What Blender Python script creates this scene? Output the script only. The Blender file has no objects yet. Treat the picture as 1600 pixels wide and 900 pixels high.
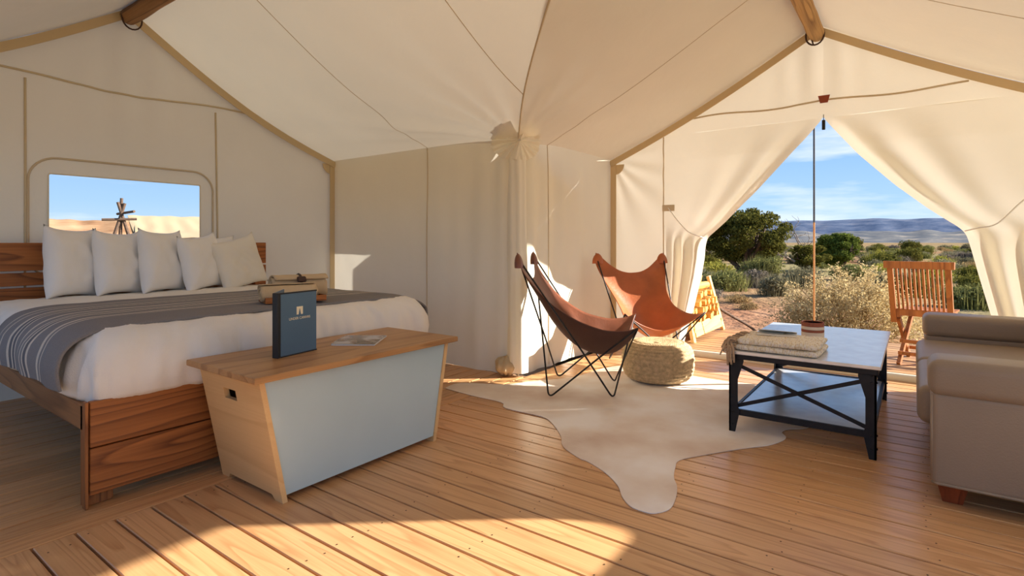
import bpy, bmesh, math, random
from mathutils import Vector, Matrix, noise as mnoise
pi = math.pi
rnd = random.Random(7)
scene = bpy.context.scene
COL = scene.collection
sin, cos = math.sin, math.cos

# ------------------------------------------------------------------ camera, sky, sun, exposure
H = 1.05
TH = math.atan2(628, 859)
cam_d = bpy.data.cameras.new('camera')
cam_d.sensor_width = 36.0
cam_d.lens = 36.0 * 859 / 1600
cam_d.shift_y = -72 / 1600
cam_d.clip_start = 0.02
cam_d.clip_end = 9000
cam = bpy.data.objects.new('camera', cam_d)
COL.objects.link(cam)
cam.location = (0, 0, H)
cam.rotation_euler = (pi / 2, 0, TH - pi / 2)
scene.camera = cam

def lin(r, g, b):
    f = lambda c: (c / 255 / 12.92) if c / 255 <= 0.04045 else ((c / 255 + 0.055) / 1.055) ** 2.4
    return (f(r), f(g), f(b), 1.0)

SKY_STRENGTH = 0.74
SUN_STRENGTH = 8.5
world = bpy.data.worlds.new('sky')
scene.world = world
world.use_nodes = True
wn, wl = world.node_tree.nodes, world.node_tree.links
wn.clear()
w_out = wn.new('ShaderNodeOutputWorld'); w_bg = wn.new('ShaderNodeBackground')
w_tc = wn.new('ShaderNodeTexCoord'); w_sep = wn.new('ShaderNodeSeparateXYZ')
w_ramp = wn.new('ShaderNodeValToRGB')
els = w_ramp.color_ramp.elements
els[0].position = 0.0; els[0].color = lin(192, 214, 233)
els[1].position = 1.0; els[1].color = lin(70, 120, 185)
for p_, c_ in ((0.06, lin(164, 199, 232)), (0.22, lin(112, 164, 219)), (0.5, lin(90, 142, 206))):
    e = els.new(p_); e.color = c_
w_map = wn.new('ShaderNodeMapping'); w_map.inputs['Scale'].default_value = (2.2, 2.2, 15.0)
w_map.inputs['Location'].default_value = (0.4, 0.1, 0.85)
w_noise = wn.new('ShaderNodeTexNoise'); w_noise.inputs['Scale'].default_value = 1.6
w_noise.inputs['Detail'].default_value = 5.0; w_noise.inputs['Roughness'].default_value = 0.55
w_cr = wn.new('ShaderNodeValToRGB')
w_cr.color_ramp.elements[0].position = 0.50; w_cr.color_ramp.elements[0].color = (0, 0, 0, 1)
w_cr.color_ramp.elements[1].position = 0.72; w_cr.color_ramp.elements[1].color = (0.75, 0.75, 0.75, 1)
w_mix = wn.new('ShaderNodeMixRGB'); w_mix.inputs['Color2'].default_value = lin(238, 242, 246)
wl.new(w_tc.outputs['Generated'], w_sep.inputs[0]); wl.new(w_sep.outputs['Z'], w_ramp.inputs[0])
wl.new(w_tc.outputs['Generated'], w_map.inputs[0]); wl.new(w_map.outputs[0], w_noise.inputs['Vector'])
wl.new(w_noise.outputs['Fac'], w_cr.inputs[0]); wl.new(w_cr.outputs[0], w_mix.inputs['Fac'])
wl.new(w_ramp.outputs[0], w_mix.inputs['Color1']); wl.new(w_mix.outputs[0], w_bg.inputs['Color'])
w_bg.inputs['Strength'].default_value = SKY_STRENGTH
wl.new(w_bg.outputs[0], w_out.inputs[0])

sun_d = bpy.data.lights.new('sun', 'SUN')
sun_d.energy = SUN_STRENGTH; sun_d.angle = math.radians(0.55); sun_d.color = (1.0, 0.94, 0.85)
sun = bpy.data.objects.new('sun', sun_d); COL.objects.link(sun)
SUN_DIR = Vector((0.63, -0.774, 0.424)).normalized()       # towards the sun
sun.rotation_euler = SUN_DIR.to_track_quat('Z', 'Y').to_euler()
sun.location = (30, -40, 25)

scene.view_settings.view_transform = 'Standard'
scene.view_settings.look = 'None'
scene.view_settings.gamma = 1.0
scene.view_settings.use_curve_mapping = False
scene.view_settings.exposure = 0.84
scene.cycles.max_bounces = 10
scene.cycles.diffuse_bounces = 7
scene.cycles.transparent_max_bounces = 16

# ------------------------------------------------------------------ helpers
class MB:
    def __init__(s): s.v = []; s.f = []; s.m = []
    def add(s, vs, fs, mi=0):
        o = len(s.v); s.v += [tuple(p) for p in vs]; s.f += [tuple(i + o for i in f) for f in fs]; s.m += [mi] * len(fs)
        return s
    def box(s, x0, x1, y0, y1, z0, z1, bev=0.0, mi=0):
        return s.obox(((x0 + x1) / 2, (y0 + y1) / 2, (z0 + z1) / 2), (x1 - x0, y1 - y0, z1 - z0), None, bev, mi)
    def obox(s, c, d, M=None, bev=0.0, mi=0):
        hx, hy, hz = d[0] / 2, d[1] / 2, d[2] / 2
        b = min(bev, hx * .98, hy * .98, hz * .98)
        vs, fs = chamfer(hx, hy, hz, b)
        c = Vector(c)
        out = [c + (M @ Vector(p) if M else Vector(p)) for p in vs]
        return s.add(out, fs, mi)
    def grid(s, fn, nu, nv, mi=0, closed_u=False):
        vs = [fn(i / nu, j / nv) for j in range(nv + 1) for i in range(nu + (0 if closed_u else 1))]
        w = nu if closed_u else nu + 1
        fs = []
        for j in range(nv):
            for i in range(nu):
                i2 = (i + 1) % w
                fs.append((j * w + i, j * w + i2, (j + 1) * w + i2, (j + 1) * w + i))
        return s.add(vs, fs, mi)
    def tube(s, pts, r, n=8, cap=True, mi=0, closed=False):
        pts = [Vector(p) for p in pts]; N = len(pts)
        rs = r if isinstance(r, (list, tuple)) else [r] * N
        tans = []
        for i in range(N):
            a = pts[(i - 1) % N] if closed else pts[max(i - 1, 0)]
            b = pts[(i + 1) % N] if closed else pts[min(i + 1, N - 1)]
            tans.append((b - a).normalized())
        up = Vector((0, 0, 1)) if abs(tans[0].z) < .9 else Vector((1, 0, 0))
        u = tans[0].cross(up).normalized()
        vs = []
        for i in range(N):
            t = tans[i]; u = (u - t * u.dot(t)).normalized(); w = t.cross(u)
            for k in range(n):
                a = 2 * pi * k / n
                vs.append(pts[i] + (u * cos(a) + w * sin(a)) * rs[i])
        fs = []
        for i in range(N if closed else N - 1):
            i2 = (i + 1) % N
            for k in range(n):
                k2 = (k + 1) % n
                fs.append((i * n + k, i * n + k2, i2 * n + k2, i2 * n + k))
        if cap and not closed:
            fs.append(tuple(range(n - 1, -1, -1))); fs.append(tuple((N - 1) * n + k for k in range(n)))
        return s.add(vs, fs, mi)
    def lathe(s, prof, n=32, c=(0, 0, 0), mi=0, fn=None):
        vs = []
        for (r, z) in prof:
            for k in range(n):
                a = 2 * pi * k / n
                rr = r if fn is None else fn(r, z, a)
                vs.append((c[0] + rr * cos(a), c[1] + rr * sin(a), c[2] + z))
        fs = []
        for j in range(len(prof) - 1):
            for k in range(n):
                k2 = (k + 1) % n
                fs.append((j * n + k, j * n + k2, (j + 1) * n + k2, (j + 1) * n + k))
        if prof[0][0] > 1e-4: fs.append(tuple(range(n - 1, -1, -1)))
        if prof[-1][0] > 1e-4: fs.append(tuple((len(prof) - 1) * n + k for k in range(n)))
        return s.add(vs, fs, mi)
    def prism(s, poly, axis, a, b, mi=0):
        n = len(poly)
        def P(p, h):
            return {'x': (h, p[0], p[1]), 'y': (p[0], h, p[1]), 'z': (p[0], p[1], h)}[axis]
        vs = [P(p, a) for p in poly] + [P(p, b) for p in poly]
        fs = [tuple(range(n - 1, -1, -1)), tuple(range(n, 2 * n))]
        for i in range(n):
            j = (i + 1) % n; fs.append((i, j, n + j, n + i))
        return s.add(vs, fs, mi)
    def mesh(s, name, mats, smooth=False, fix=False):
        me = bpy.data.meshes.new(name)
        me.from_pydata(s.v, [], s.f)
        if not isinstance(mats, (list, tuple)): mats = [mats]
        for m in mats: me.materials.append(m)
        if len(mats) > 1: me.polygons.foreach_set('material_index', s.m)
        if fix:
            bm = bmesh.new(); bm.from_mesh(me); bmesh.ops.recalc_face_normals(bm, faces=bm.faces); bm.to_mesh(me); bm.free()
        if smooth == 'auto':
            me.polygons.foreach_set('use_smooth', [True] * len(me.polygons))
            me.set_sharp_from_angle(angle=math.radians(38))
        elif smooth:
            me.polygons.foreach_set('use_smooth', [True] * len(me.polygons))
        me.update()
        return me

def chamfer(hx, hy, hz, b):
    if b <= 1e-6:
        vs = [(x, y, z) for x in (-hx, hx) for y in (-hy, hy) for z in (-hz, hz)]
        return vs, [(0, 1, 3, 2), (4, 6, 7, 5), (0, 4, 5, 1), (2, 3, 7, 6), (0, 2, 6, 4), (1, 5, 7, 3)]
    vs = []; idx = {}
    for sx in (-1, 1):
        for sy in (-1, 1):
            for sz in (-1, 1):
                for ax in range(3):
                    p = [sx * hx, sy * hy, sz * hz]
                    for k in range(3):
                        if k != ax: p[k] -= (sx, sy, sz)[k] * b
                    idx[(sx, sy, sz, ax)] = len(vs); vs.append(tuple(p))
    fs = []
    for ax in range(3):
        o1, o2 = [k for k in range(3) if k != ax]
        for sg in (-1, 1):
            q = []
            for (a, c) in ((-1, -1), (1, -1), (1, 1), (-1, 1)):
                s = [0, 0, 0]; s[ax] = sg; s[o1] = a; s[o2] = c; q.append(idx[(*s, ax)])
            if (sg > 0) == (ax == 1): q.reverse()
            fs.append(tuple(q))
    for ax in range(3):
        o1, o2 = [k for k in range(3) if k != ax]
        for a in (-1, 1):
            for c in (-1, 1):
                s0 = [0, 0, 0]; s0[ax] = -1; s0[o1] = a; s0[o2] = c
                s1 = list(s0); s1[ax] = 1
                fs.append((idx[(*s0, o1)], idx[(*s1, o1)], idx[(*s1, o2)], idx[(*s0, o2)]))
    for sx in (-1, 1):
        for sy in (-1, 1):
            for sz in (-1, 1):
                fs.append(tuple(idx[(sx, sy, sz, k)] for k in range(3)))
    return vs, fs

def tag(o, label=None, cat=None, group=None, kind=None):
    if label: o['label'] = label
    if cat: o['category'] = cat
    if group: o['group'] = group
    if kind: o['kind'] = kind
    return o

def link(name, me, parent=None, loc=(0, 0, 0), rz=0.0, world=False):
    o = bpy.data.objects.new(name, me); COL.objects.link(o)
    o.location = loc
    if rz: o.rotation_euler = (0, 0, rz)
    if parent is not None:
        o.parent = parent
        if world:
            p = parent; L = Vector((0, 0, 0))
            while p is not None: L += p.location; p = p.parent
            o.location = Vector(loc) - L
    return o

def part(name, mb, mat, parent=None, smooth=False, world=True, fix=True):
    return link(name, mb.mesh(name, mat, smooth, fix), parent, world=world)

def thing(name, loc, label, cat, rz=0.0, group=None):
    o = bpy.data.objects.new(name, None); COL.objects.link(o)
    o.location = loc; o.rotation_euler = (0, 0, rz); o.empty_display_size = 0.1
    return tag(o, label, cat, group)

def copy_tree(o, parent=None):
    c = o.copy(); COL.objects.link(c)
    if parent is not None: c.parent = parent
    for ch in list(o.children): copy_tree(ch, c)
    return c

def catmull(pts, n=8):
    pts = [Vector(p) for p in pts]; out = []
    for i in range(len(pts) - 1):
        p0 = pts[max(i - 1, 0)]; p1 = pts[i]; p2 = pts[i + 1]; p3 = pts[min(i + 2, len(pts) - 1)]
        for k in range(n):
            t = k / n
            out.append(0.5 * ((2 * p1) + (p2 - p0) * t + (2 * p0 - 5 * p1 + 4 * p2 - p3) * t * t + (3 * p1 - p0 - 3 * p2 + p3) * t ** 3))
    out.append(pts[-1]); return out

def lerp(a, b, t): return a + (b - a) * t
def clamp(x, a=0.0, b=1.0): return max(a, min(b, x))
def smooth01(x): x = clamp(x); return x * x * (3 - 2 * x)
def nz(x, y, z=0.0): return mnoise.noise(Vector((x, y, z)))
def interp(tab, x):
    if x <= tab[0][0]: return tab[0][1]
    for (a, b), (c, d) in zip(tab, tab[1:]):
        if x <= c: return b + (d - b) * (x - a) / (c - a)
    return tab[-1][1]

# ------------------------------------------------------------------ materials
def new_mat(name):
    m = bpy.data.materials.new(name); m.use_nodes = True
    n, l = m.node_tree.nodes, m.node_tree.links; n.clear()
    return m, n, l, n.new('ShaderNodeOutputMaterial')

def ramp_node(n, stops, interp_='LINEAR'):
    r = n.new('ShaderNodeValToRGB'); r.color_ramp.interpolation = interp_
    e = r.color_ramp.elements
    e[0].position, e[0].color = stops[0]; e[1].position, e[1].color = stops[-1]
    for p, c in stops[1:-1]:
        k = e.new(p); k.color = c
    return r

def plain(name, col, rough=0.6, metal=0.0, var=0.12, scale=8.0, bump=0.0, bscale=60.0, spec=0.5, coat=0.0):
    m, n, l, out = new_mat(name)
    b = n.new('ShaderNodeBsdfPrincipled')
    tc = n.new('ShaderNodeTexCoord'); no = n.new('ShaderNodeTexNoise')
    no.inputs['Scale'].default_value = scale; no.inputs['Detail'].default_value = 4
    l.new(tc.outputs['Object'], no.inputs['Vector'])
    d = tuple(c * (1 - var) for c in col[:3]) + (1,); e = tuple(min(1, c * (1 + var)) for c in col[:3]) + (1,)
    r = ramp_node(n, [(0.3, d), (0.7, e)])
    l.new(no.outputs['Fac'], r.inputs[0]); l.new(r.outputs[0], b.inputs['Base Color'])
    b.inputs['Roughness'].default_value = rough; b.inputs['Metallic'].default_value = metal
    b.inputs['Specular IOR Level'].default_value = spec; b.inputs['Coat Weight'].default_value = coat
    if bump:
        n2 = n.new('ShaderNodeTexNoise'); n2.inputs['Scale'].default_value = bscale; n2.inputs['Detail'].default_value = 3
        l.new(tc.outputs['Object'], n2.inputs['Vector'])
        bp = n.new('ShaderNodeBump'); bp.inputs['Strength'].default_value = bump; bp.inputs['Distance'].default_value = 0.01
        l.new(n2.outputs['Fac'], bp.inputs['Height']); l.new(bp.outputs[0], b.inputs['Normal'])
    l.new(b.outputs[0], out.inputs[0])
    return m

def wood(name, light, dark, axis='Y', rough=0.45, rings=9.0, across=7.0, along=0.55, tone=0.25, spec=0.4, contrast=1.0):
    m, n, l, out = new_mat(name)
    b = n.new('ShaderNodeBsdfPrincipled')
    tc = n.new('ShaderNodeTexCoord'); oi = n.new('ShaderNodeObjectInfo')
    mul = n.new('ShaderNodeVectorMath'); mul.operation = 'SCALE'; mul.inputs[0].default_value = (37.1, 53.7, 71.3)
    l.new(oi.outputs['Random'], mul.inputs['Scale'])
    add = n.new('ShaderNodeVectorMath'); l.new(tc.outputs['Object'], add.inputs[0]); l.new(mul.outputs[0], add.inputs[1])
    mp = n.new('ShaderNodeMapping'); sc = [across] * 3; sc['XYZ'.index(axis)] = along
    mp.inputs['Scale'].default_value = sc; l.new(add.outputs[0], mp.inputs[0])
    no = n.new('ShaderNodeTexNoise'); no.inputs['Scale'].default_value = 1.0; no.inputs['Detail'].default_value = 1.5
    no.inputs['Roughness'].default_value = 0.4
    l.new(mp.outputs[0], no.inputs['Vector'])
    m1 = n.new('ShaderNodeMath'); m1.operation = 'MULTIPLY'; m1.inputs[1].default_value = rings
    l.new(no.outputs['Fac'], m1.inputs[0])
    fr = n.new('ShaderNodeMath'); fr.operation = 'FRACT'; l.new(m1.outputs[0], fr.inputs[0])
    rr = ramp_node(n, [(0.0, (0, 0, 0, 1)), (0.62, (.35, .35, .35, 1)), (0.9, (1, 1, 1, 1)), (1.0, (0.05, .05, .05, 1))])
    l.new(fr.outputs[0], rr.inputs[0])
    mp2 = n.new('ShaderNodeMapping'); s2 = [130.0] * 3; s2['XYZ'.index(axis)] = 3.0
    mp2.inputs['Scale'].default_value = s2; l.new(add.outputs[0], mp2.inputs[0])
    n2 = n.new('ShaderNodeTexNoise'); n2.inputs['Scale'].default_value = 1.0; n2.inputs['Detail'].default_value = 2
    l.new(mp2.outputs[0], n2.inputs['Vector'])
    mix0 = n.new('ShaderNodeMath'); mix0.operation = 'MULTIPLY_ADD'
    l.new(rr.outputs[0], mix0.inputs[0]); mix0.inputs[1].default_value = 0.62 * contrast
    hm = n.new('ShaderNodeMath'); hm.operation = 'MULTIPLY_ADD'; l.new(n2.outputs['Fac'], hm.inputs[0]); hm.inputs[1].default_value = 0.7 * contrast; hm.inputs[2].default_value = -0.22 * contrast
    l.new(hm.outputs[0], mix0.inputs[2])
    cr = ramp_node(n, [(0.0, light), (1.0, dark)]); l.new(mix0.outputs[0], cr.inputs[0])
    hs = n.new('ShaderNodeHueSaturation'); l.new(cr.outputs[0], hs.inputs['Color'])
    mv = n.new('ShaderNodeMath'); mv.operation = 'MULTIPLY_ADD'; l.new(oi.outputs['Random'], mv.inputs[0]); mv.inputs[1].default_value = tone; mv.inputs[2].default_value = 1 - tone / 2
    l.new(mv.outputs[0], hs.inputs['Value'])
    l.new(hs.outputs[0], b.inputs['Base Color'])
    b.inputs['Roughness'].default_value = rough; b.inputs['Specular IOR Level'].default_value = spec
    bp = n.new('ShaderNodeBump'); bp.inputs['Strength'].default_value = 0.18; bp.inputs['Distance'].default_value = 0.004
    l.new(mix0.outputs[0], bp.inputs['Height']); l.new(bp.outputs[0], b.inputs['Normal'])
    l.new(b.outputs[0], out.inputs[0])
    return m

def canvas(name, col, trans, tcol=None, wrinkle=0.25, wscale=5.0):
    m, n, l, out = new_mat(name)
    d = n.new('ShaderNodeBsdfDiffuse'); t = n.new('ShaderNodeBsdfTranslucent'); mx = n.new('ShaderNodeMixShader')
    tc = n.new('ShaderNodeTexCoord'); no = n.new('ShaderNodeTexNoise'); no.inputs['Scale'].default_value = 1.6; no.inputs['Detail'].default_value = 5
    l.new(tc.outputs['Object'], no.inputs['Vector'])
    r = ramp_node(n, [(0.3, tuple(c * .94 for c in col[:3]) + (1,)), (0.7, col)])
    l.new(no.outputs['Fac'], r.inputs[0]); l.new(r.outputs[0], d.inputs['Color'])
    t.inputs['Color'].default_value = tcol or col
    n2 = n.new('ShaderNodeTexNoise'); n2.inputs['Scale'].default_value = wscale; n2.inputs['Detail'].default_value = 6; n2.inputs['Distortion'].default_value = 0.6
    l.new(tc.outputs['Object'], n2.inputs['Vector'])
    bp = n.new('ShaderNodeBump'); bp.inputs['Strength'].default_value = wrinkle; bp.inputs['Distance'].default_value = 0.02
    l.new(n2.outputs['Fac'], bp.inputs['Height']); l.new(bp.outputs[0], d.inputs['Normal'])
    mx.inputs['Fac'].default_value = trans
    l.new(d.outputs[0], mx.inputs[1]); l.new(t.outputs[0], mx.inputs[2]); l.new(mx.outputs[0], out.inputs[0])
    return m

def fabric(name, col, bump=0.3, scale=250.0, var=0.08, vscale=6.0):
    return plain(name, col, rough=0.95, var=var, scale=vscale, bump=bump, bscale=scale, spec=0.1)

M = {}
M['roof'] = canvas('roof canvas', lin(240, 231, 209), 0.085, lin(238, 229, 208))
M['wall'] = canvas('wall canvas', lin(241, 234, 215), 0.18, lin(236, 230, 214))
M['litcanvas'] = canvas('brightened canvas', lin(250, 244, 228), 0.16, lin(244, 232, 204))  # doubled wall cloth, colour lightened in place of light shining through
M['tentcloth'] = canvas('neighbour tent cloth', lin(181, 160, 128), 0.10, lin(181, 160, 128))
M['flap'] = canvas('door flap canvas', lin(242, 234, 214), 0.15, lin(238, 230, 212), wrinkle=0.2, wscale=9)
M['tape'] = canvas('tan tape', lin(224, 202, 162), 0.20, lin(218, 196, 156))
M['band'] = canvas('sewn band', lin(226, 210, 178), 0.20, lin(222, 206, 174))
M['seam'] = canvas('seam thread', lin(226, 210, 182), 0.22, lin(218, 202, 174))
M['floor'] = wood('cedar floor', lin(222, 174, 122), lin(168, 110, 64), 'Y', rough=0.30, rings=8, across=11, along=0.7, tone=0.26, contrast=0.7)
M['floorx'] = wood('cedar floor crosswise', lin(210, 162, 110), lin(160, 104, 60), 'X', rough=0.36, rings=8, across=11, along=0.7, tone=0.26, contrast=0.7)
M['subfloor'] = plain('dark subfloor', lin(40, 20, 10), 0.9)
M['deck'] = wood('weathered deck', lin(185, 142, 95), lin(135, 90, 52), 'Y', rough=0.6, rings=5, along=0.5)
M['bed'] = wood('redwood bed', lin(182, 112, 56), lin(92, 46, 18), 'X', rough=0.5, rings=11, across=5, along=0.7, tone=0.12)
M['bedy'] = wood('redwood bed rail', lin(160, 108, 62), lin(104, 62, 30), 'Y', rough=0.5, rings=7, across=5, along=0.6, tone=0.12)
M['bedz'] = wood('redwood bed post', lin(170, 108, 58), lin(92, 50, 22), 'Z', rough=0.5, rings=9, across=9, along=0.6, tone=0.12)
M['lid'] = wood('oak lid', lin(192, 146, 96), lin(142, 98, 56), 'X', rough=0.4, rings=6, across=5, along=0.6, tone=0.05)
M['ply'] = wood('pale ply', lin(228, 188, 132), lin(204, 158, 104), 'Y', rough=0.5, rings=4, across=5, along=0.8, tone=0.05, contrast=0.7)
M['teak'] = wood('teak', lin(178, 110, 54), lin(118, 66, 28), 'Z', rough=0.5, rings=5, across=9, along=0.8, tone=0.15)
M['log'] = wood('ridge log', lin(168, 124, 78), lin(84, 56, 30), 'Y', rough=0.7, rings=6, across=9, along=0.5)
M['logx'] = wood('ridge log lengthwise', lin(196, 156, 100), lin(112, 76, 40), 'X', rough=0.7, rings=6, across=9, along=0.5)
M['fire'] = wood('split pine', lin(224, 176, 91), lin(180, 121, 47), 'X', rough=0.7, rings=5, across=12, along=1.2, tone=0.3)
M['pine'] = wood('rack pine', lin(232, 186, 112), lin(196, 144, 76), 'X', rough=0.6, rings=5, across=7, along=0.8)
M['bark'] = plain('bark', lin(96, 74, 58), 0.95, var=0.4, scale=20, bump=0.6, bscale=40)
M['deadwood'] = plain('dead wood', lin(132, 116, 104), 0.95, var=0.25, scale=14)
M['steel'] = plain('dark steel', lin(38, 38, 42), 0.45, metal=0.6, var=0.2, scale=20)
M['blackrod'] = plain('black rod', lin(34, 30, 30), 0.4, metal=0.4)
M['tabletop'] = plain('brushed zinc top', lin(222, 222, 224), 0.22, metal=0.35, var=0.08, scale=14, bump=0.02, bscale=12)
M['panel'] = plain('pale blue grey panel', lin(184, 204, 208), 0.13, var=0.03, scale=3, spec=0.6)
M['linen'] = fabric('white linen', lin(236, 232, 226), bump=0.15, scale=180, var=0.02)
M['pillow'] = fabric('pillow cotton', lin(240, 238, 236), bump=0.12, scale=120, var=0.02)
M['sham'] = fabric('cream sham', lin(234, 228, 216), bump=0.2, scale=220, var=0.02)
M['towel'] = fabric('tan towel', lin(224, 198, 160), bump=0.8, scale=320, var=0.1)
M['traywood'] = wood('tray wood', lin(176, 108, 52), lin(112, 62, 26), 'X', rough=0.5)
M['strap'] = plain('dark strap', lin(70, 46, 36), 0.7)
M['leather'] = plain('tan leather', lin(172, 92, 46), 0.38, var=0.22, scale=5, bump=0.12, bscale=50, spec=0.5)
M['leatherd'] = plain('dark leather back', lin(88, 56, 44), 0.75, var=0.12, scale=6)
M['leather2'] = plain('brown leather', lin(122, 72, 52), 0.34, var=0.2, scale=6, bump=0.12, bscale=50, spec=0.5)
M['sofa'] = plain('taupe leather', lin(146, 128, 110), 0.42, var=0.05, scale=4, bump=0.12, bscale=160, spec=0.4)
M['piping'] = plain('taupe piping', lin(150, 132, 112), 0.5)
M['redleg'] = wood('red brown leg', lin(140, 66, 34), lin(86, 36, 18), 'Z', rough=0.4)
M['jute'] = plain('jute', lin(206, 178, 138), 0.95, var=0.22, scale=40, bump=1.0, bscale=120, spec=0.05)
M['paper'] = plain('paper', lin(240, 236, 228), 0.8, var=0.02)
M['folder'] = plain('slate blue leatherette', lin(78, 108, 132), 0.35, var=0.05, bump=0.08, bscale=300)
M['folderd'] = plain('black spine', lin(18, 20, 26), 0.5)
M['print'] = plain('cream print', lin(238, 228, 196), 0.6, var=0.02)
M['black'] = plain('black', lin(20, 20, 22), 0.6)
M['patch'] = plain('rust leather patch', lin(142, 62, 34), 0.6)
M['cord'] = plain('cord', lin(216, 200, 170), 0.9)
M['terracotta'] = plain('terracotta', lin(150, 84, 62), 0.8, var=0.1, scale=30)
M['cream'] = plain('cream glaze', lin(226, 208, 188), 0.7, var=0.05)
M['wax'] = plain('wax', lin(232, 222, 204), 0.5)
M['screw'] = plain('screw head', lin(64, 40, 26), 0.6, metal=0.3)
M['metalpole'] = plain('grey pole', lin(74, 76, 82), 0.4, metal=0.5)
M['tanpole'] = plain('tan rope', lin(196, 140, 84), 0.8)
M['grass'] = plain('sage leaf', lin(128, 128, 88), 0.9, var=0.35, scale=5)

def leafmat(name, c1, c2, rand=0.25, trans=0.25):
    m, n, l, out = new_mat(name)
    tc = n.new('ShaderNodeTexCoord'); no = n.new('ShaderNodeTexNoise'); no.inputs['Scale'].default_value = 4.5; no.inputs['Detail'].default_value = 6
    no.inputs['Roughness'].default_value = 0.75
    l.new(tc.outputs['Object'], no.inputs['Vector'])
    r = ramp_node(n, [(0.32, c1), (0.68, c2)]); l.new(no.outputs['Fac'], r.inputs[0])
    oi = n.new('ShaderNodeObjectInfo'); hs = n.new('ShaderNodeHueSaturation')
    mv = n.new('ShaderNodeMath'); mv.operation = 'MULTIPLY_ADD'; mv.inputs[1].default_value = rand; mv.inputs[2].default_value = 1 - rand / 2
    l.new(oi.outputs['Random'], mv.inputs[0]); l.new(mv.outputs[0], hs.inputs['Value']); l.new(r.outputs[0], hs.inputs['Color'])
    d = n.new('ShaderNodeBsdfDiffuse'); t = n.new('ShaderNodeBsdfTranslucent'); mx = n.new('ShaderNodeMixShader'); mx.inputs['Fac'].default_value = trans
    l.new(hs.outputs[0], d.inputs['Color']); l.new(hs.outputs[0], t.inputs['Color'])
    l.new(d.outputs[0], mx.inputs[1]); l.new(t.outputs[0], mx.inputs[2]); l.new(mx.outputs[0], out.inputs[0])
    return m
M['juniper'] = leafmat('juniper foliage', lin(65, 67, 28), lin(131, 124, 60))
M['juniper2'] = leafmat('bright juniper foliage', lin(62, 76, 30), lin(124, 132, 60))
M['sage'] = leafmat('sagebrush', lin(94, 89, 67), lin(151, 142, 109), 0.4)
M['sageg'] = leafmat('green brush', lin(91, 91, 50), lin(147, 144, 88), 0.3)
M['sagey'] = leafmat('yellow brush', lin(129, 125, 51), lin(177, 168, 82), 0.3)
M['sagep'] = leafmat('purple grey brush', lin(100, 90, 80), lin(144, 131, 115), 0.3)
M['pale'] = leafmat('pale dry shrub', lin(174, 147, 95), lin(226, 206, 158), 0.1, 0.35)
M['drygrass'] = leafmat('dry grass', lin(132, 105, 70), lin(176, 151, 105), 0.3)

def ground_mat():
    m, n, l, out = new_mat('red desert soil')
    b = n.new('ShaderNodeBsdfDiffuse'); tc = n.new('ShaderNodeTexCoord')
    a = n.new('ShaderNodeTexNoise'); a.inputs['Scale'].default_value = 0.35; a.inputs['Detail'].default_value = 9; a.inputs['Roughness'].default_value = 0.7
    c = n.new('ShaderNodeTexNoise'); c.inputs['Scale'].default_value = 0.05; c.inputs['Detail'].default_value = 6
    l.new(tc.outputs['Object'], a.inputs['Vector']); l.new(tc.outputs['Object'], c.inputs['Vector'])
    r1 = ramp_node(n, [(0.3, lin(114, 78, 57)), (0.5, lin(152, 109, 82)), (0.72, lin(175, 137, 108))]); l.new(a.outputs['Fac'], r1.inputs[0])
    r2 = ramp_node(n, [(0.38, (0, 0, 0, 1)), (0.56, (1, 1, 1, 1))]); l.new(c.outputs['Fac'], r2.inputs[0])
    mx = n.new('ShaderNodeMixRGB'); l.new(r1.outputs[0], mx.inputs['Color1']); mx.inputs['Color2'].default_value = lin(140, 128, 92); l.new(r2.outputs[0], mx.inputs['Fac'])
    l.new(mx.outputs[0], b.inputs['Color'])
    bp = n.new('ShaderNodeBump'); bp.inputs['Strength'].default_value = 0.7; bp.inputs['Distance'].default_value = 0.15
    n3 = n.new('ShaderNodeTexNoise'); n3.inputs['Scale'].default_value = 5; n3.inputs['Detail'].default_value = 8
    l.new(tc.outputs['Object'], n3.inputs['Vector']); l.new(n3.outputs['Fac'], bp.inputs['Height']); l.new(bp.outputs[0], b.inputs['Normal'])
    l.new(b.outputs[0], out.inputs[0]); return m
M['ground'] = ground_mat()

def rockmat(name, cols, scale):
    m, n, l, out = new_mat(name)
    b = n.new('ShaderNodeBsdfDiffuse'); tc = n.new('ShaderNodeTexCoord'); a = n.new('ShaderNodeTexNoise')
    mp = n.new('ShaderNodeMapping'); mp.inputs['Scale'].default_value = (1, 1, 4)
    a.inputs['Scale'].default_value = scale; a.inputs['Detail'].default_value = 9; a.inputs['Roughness'].default_value = 0.7
    l.new(tc.outputs['Object'], mp.inputs[0]); l.new(mp.outputs[0], a.inputs['Vector'])
    r = ramp_node(n, cols); l.new(a.outputs['Fac'], r.inputs[0]); l.new(r.outputs[0], b.inputs['Color']); l.new(b.outputs[0], out.inputs[0]); return m
M['mesa'] = rockmat('hazed mesa', [(0.35, lin(70, 84, 107)), (0.52, lin(97, 107, 126)), (0.7, lin(126, 127, 136))], 0.012)  # distance haze is put into the rock colour as blue-grey
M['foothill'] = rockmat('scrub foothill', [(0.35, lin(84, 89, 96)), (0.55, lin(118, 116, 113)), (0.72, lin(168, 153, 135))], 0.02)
M['redhill'] = rockmat('sandstone hill', [(0.3, lin(144, 103, 72)), (0.5, lin(184, 144, 106)), (0.72, lin(199, 163, 125))], 0.09)

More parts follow.
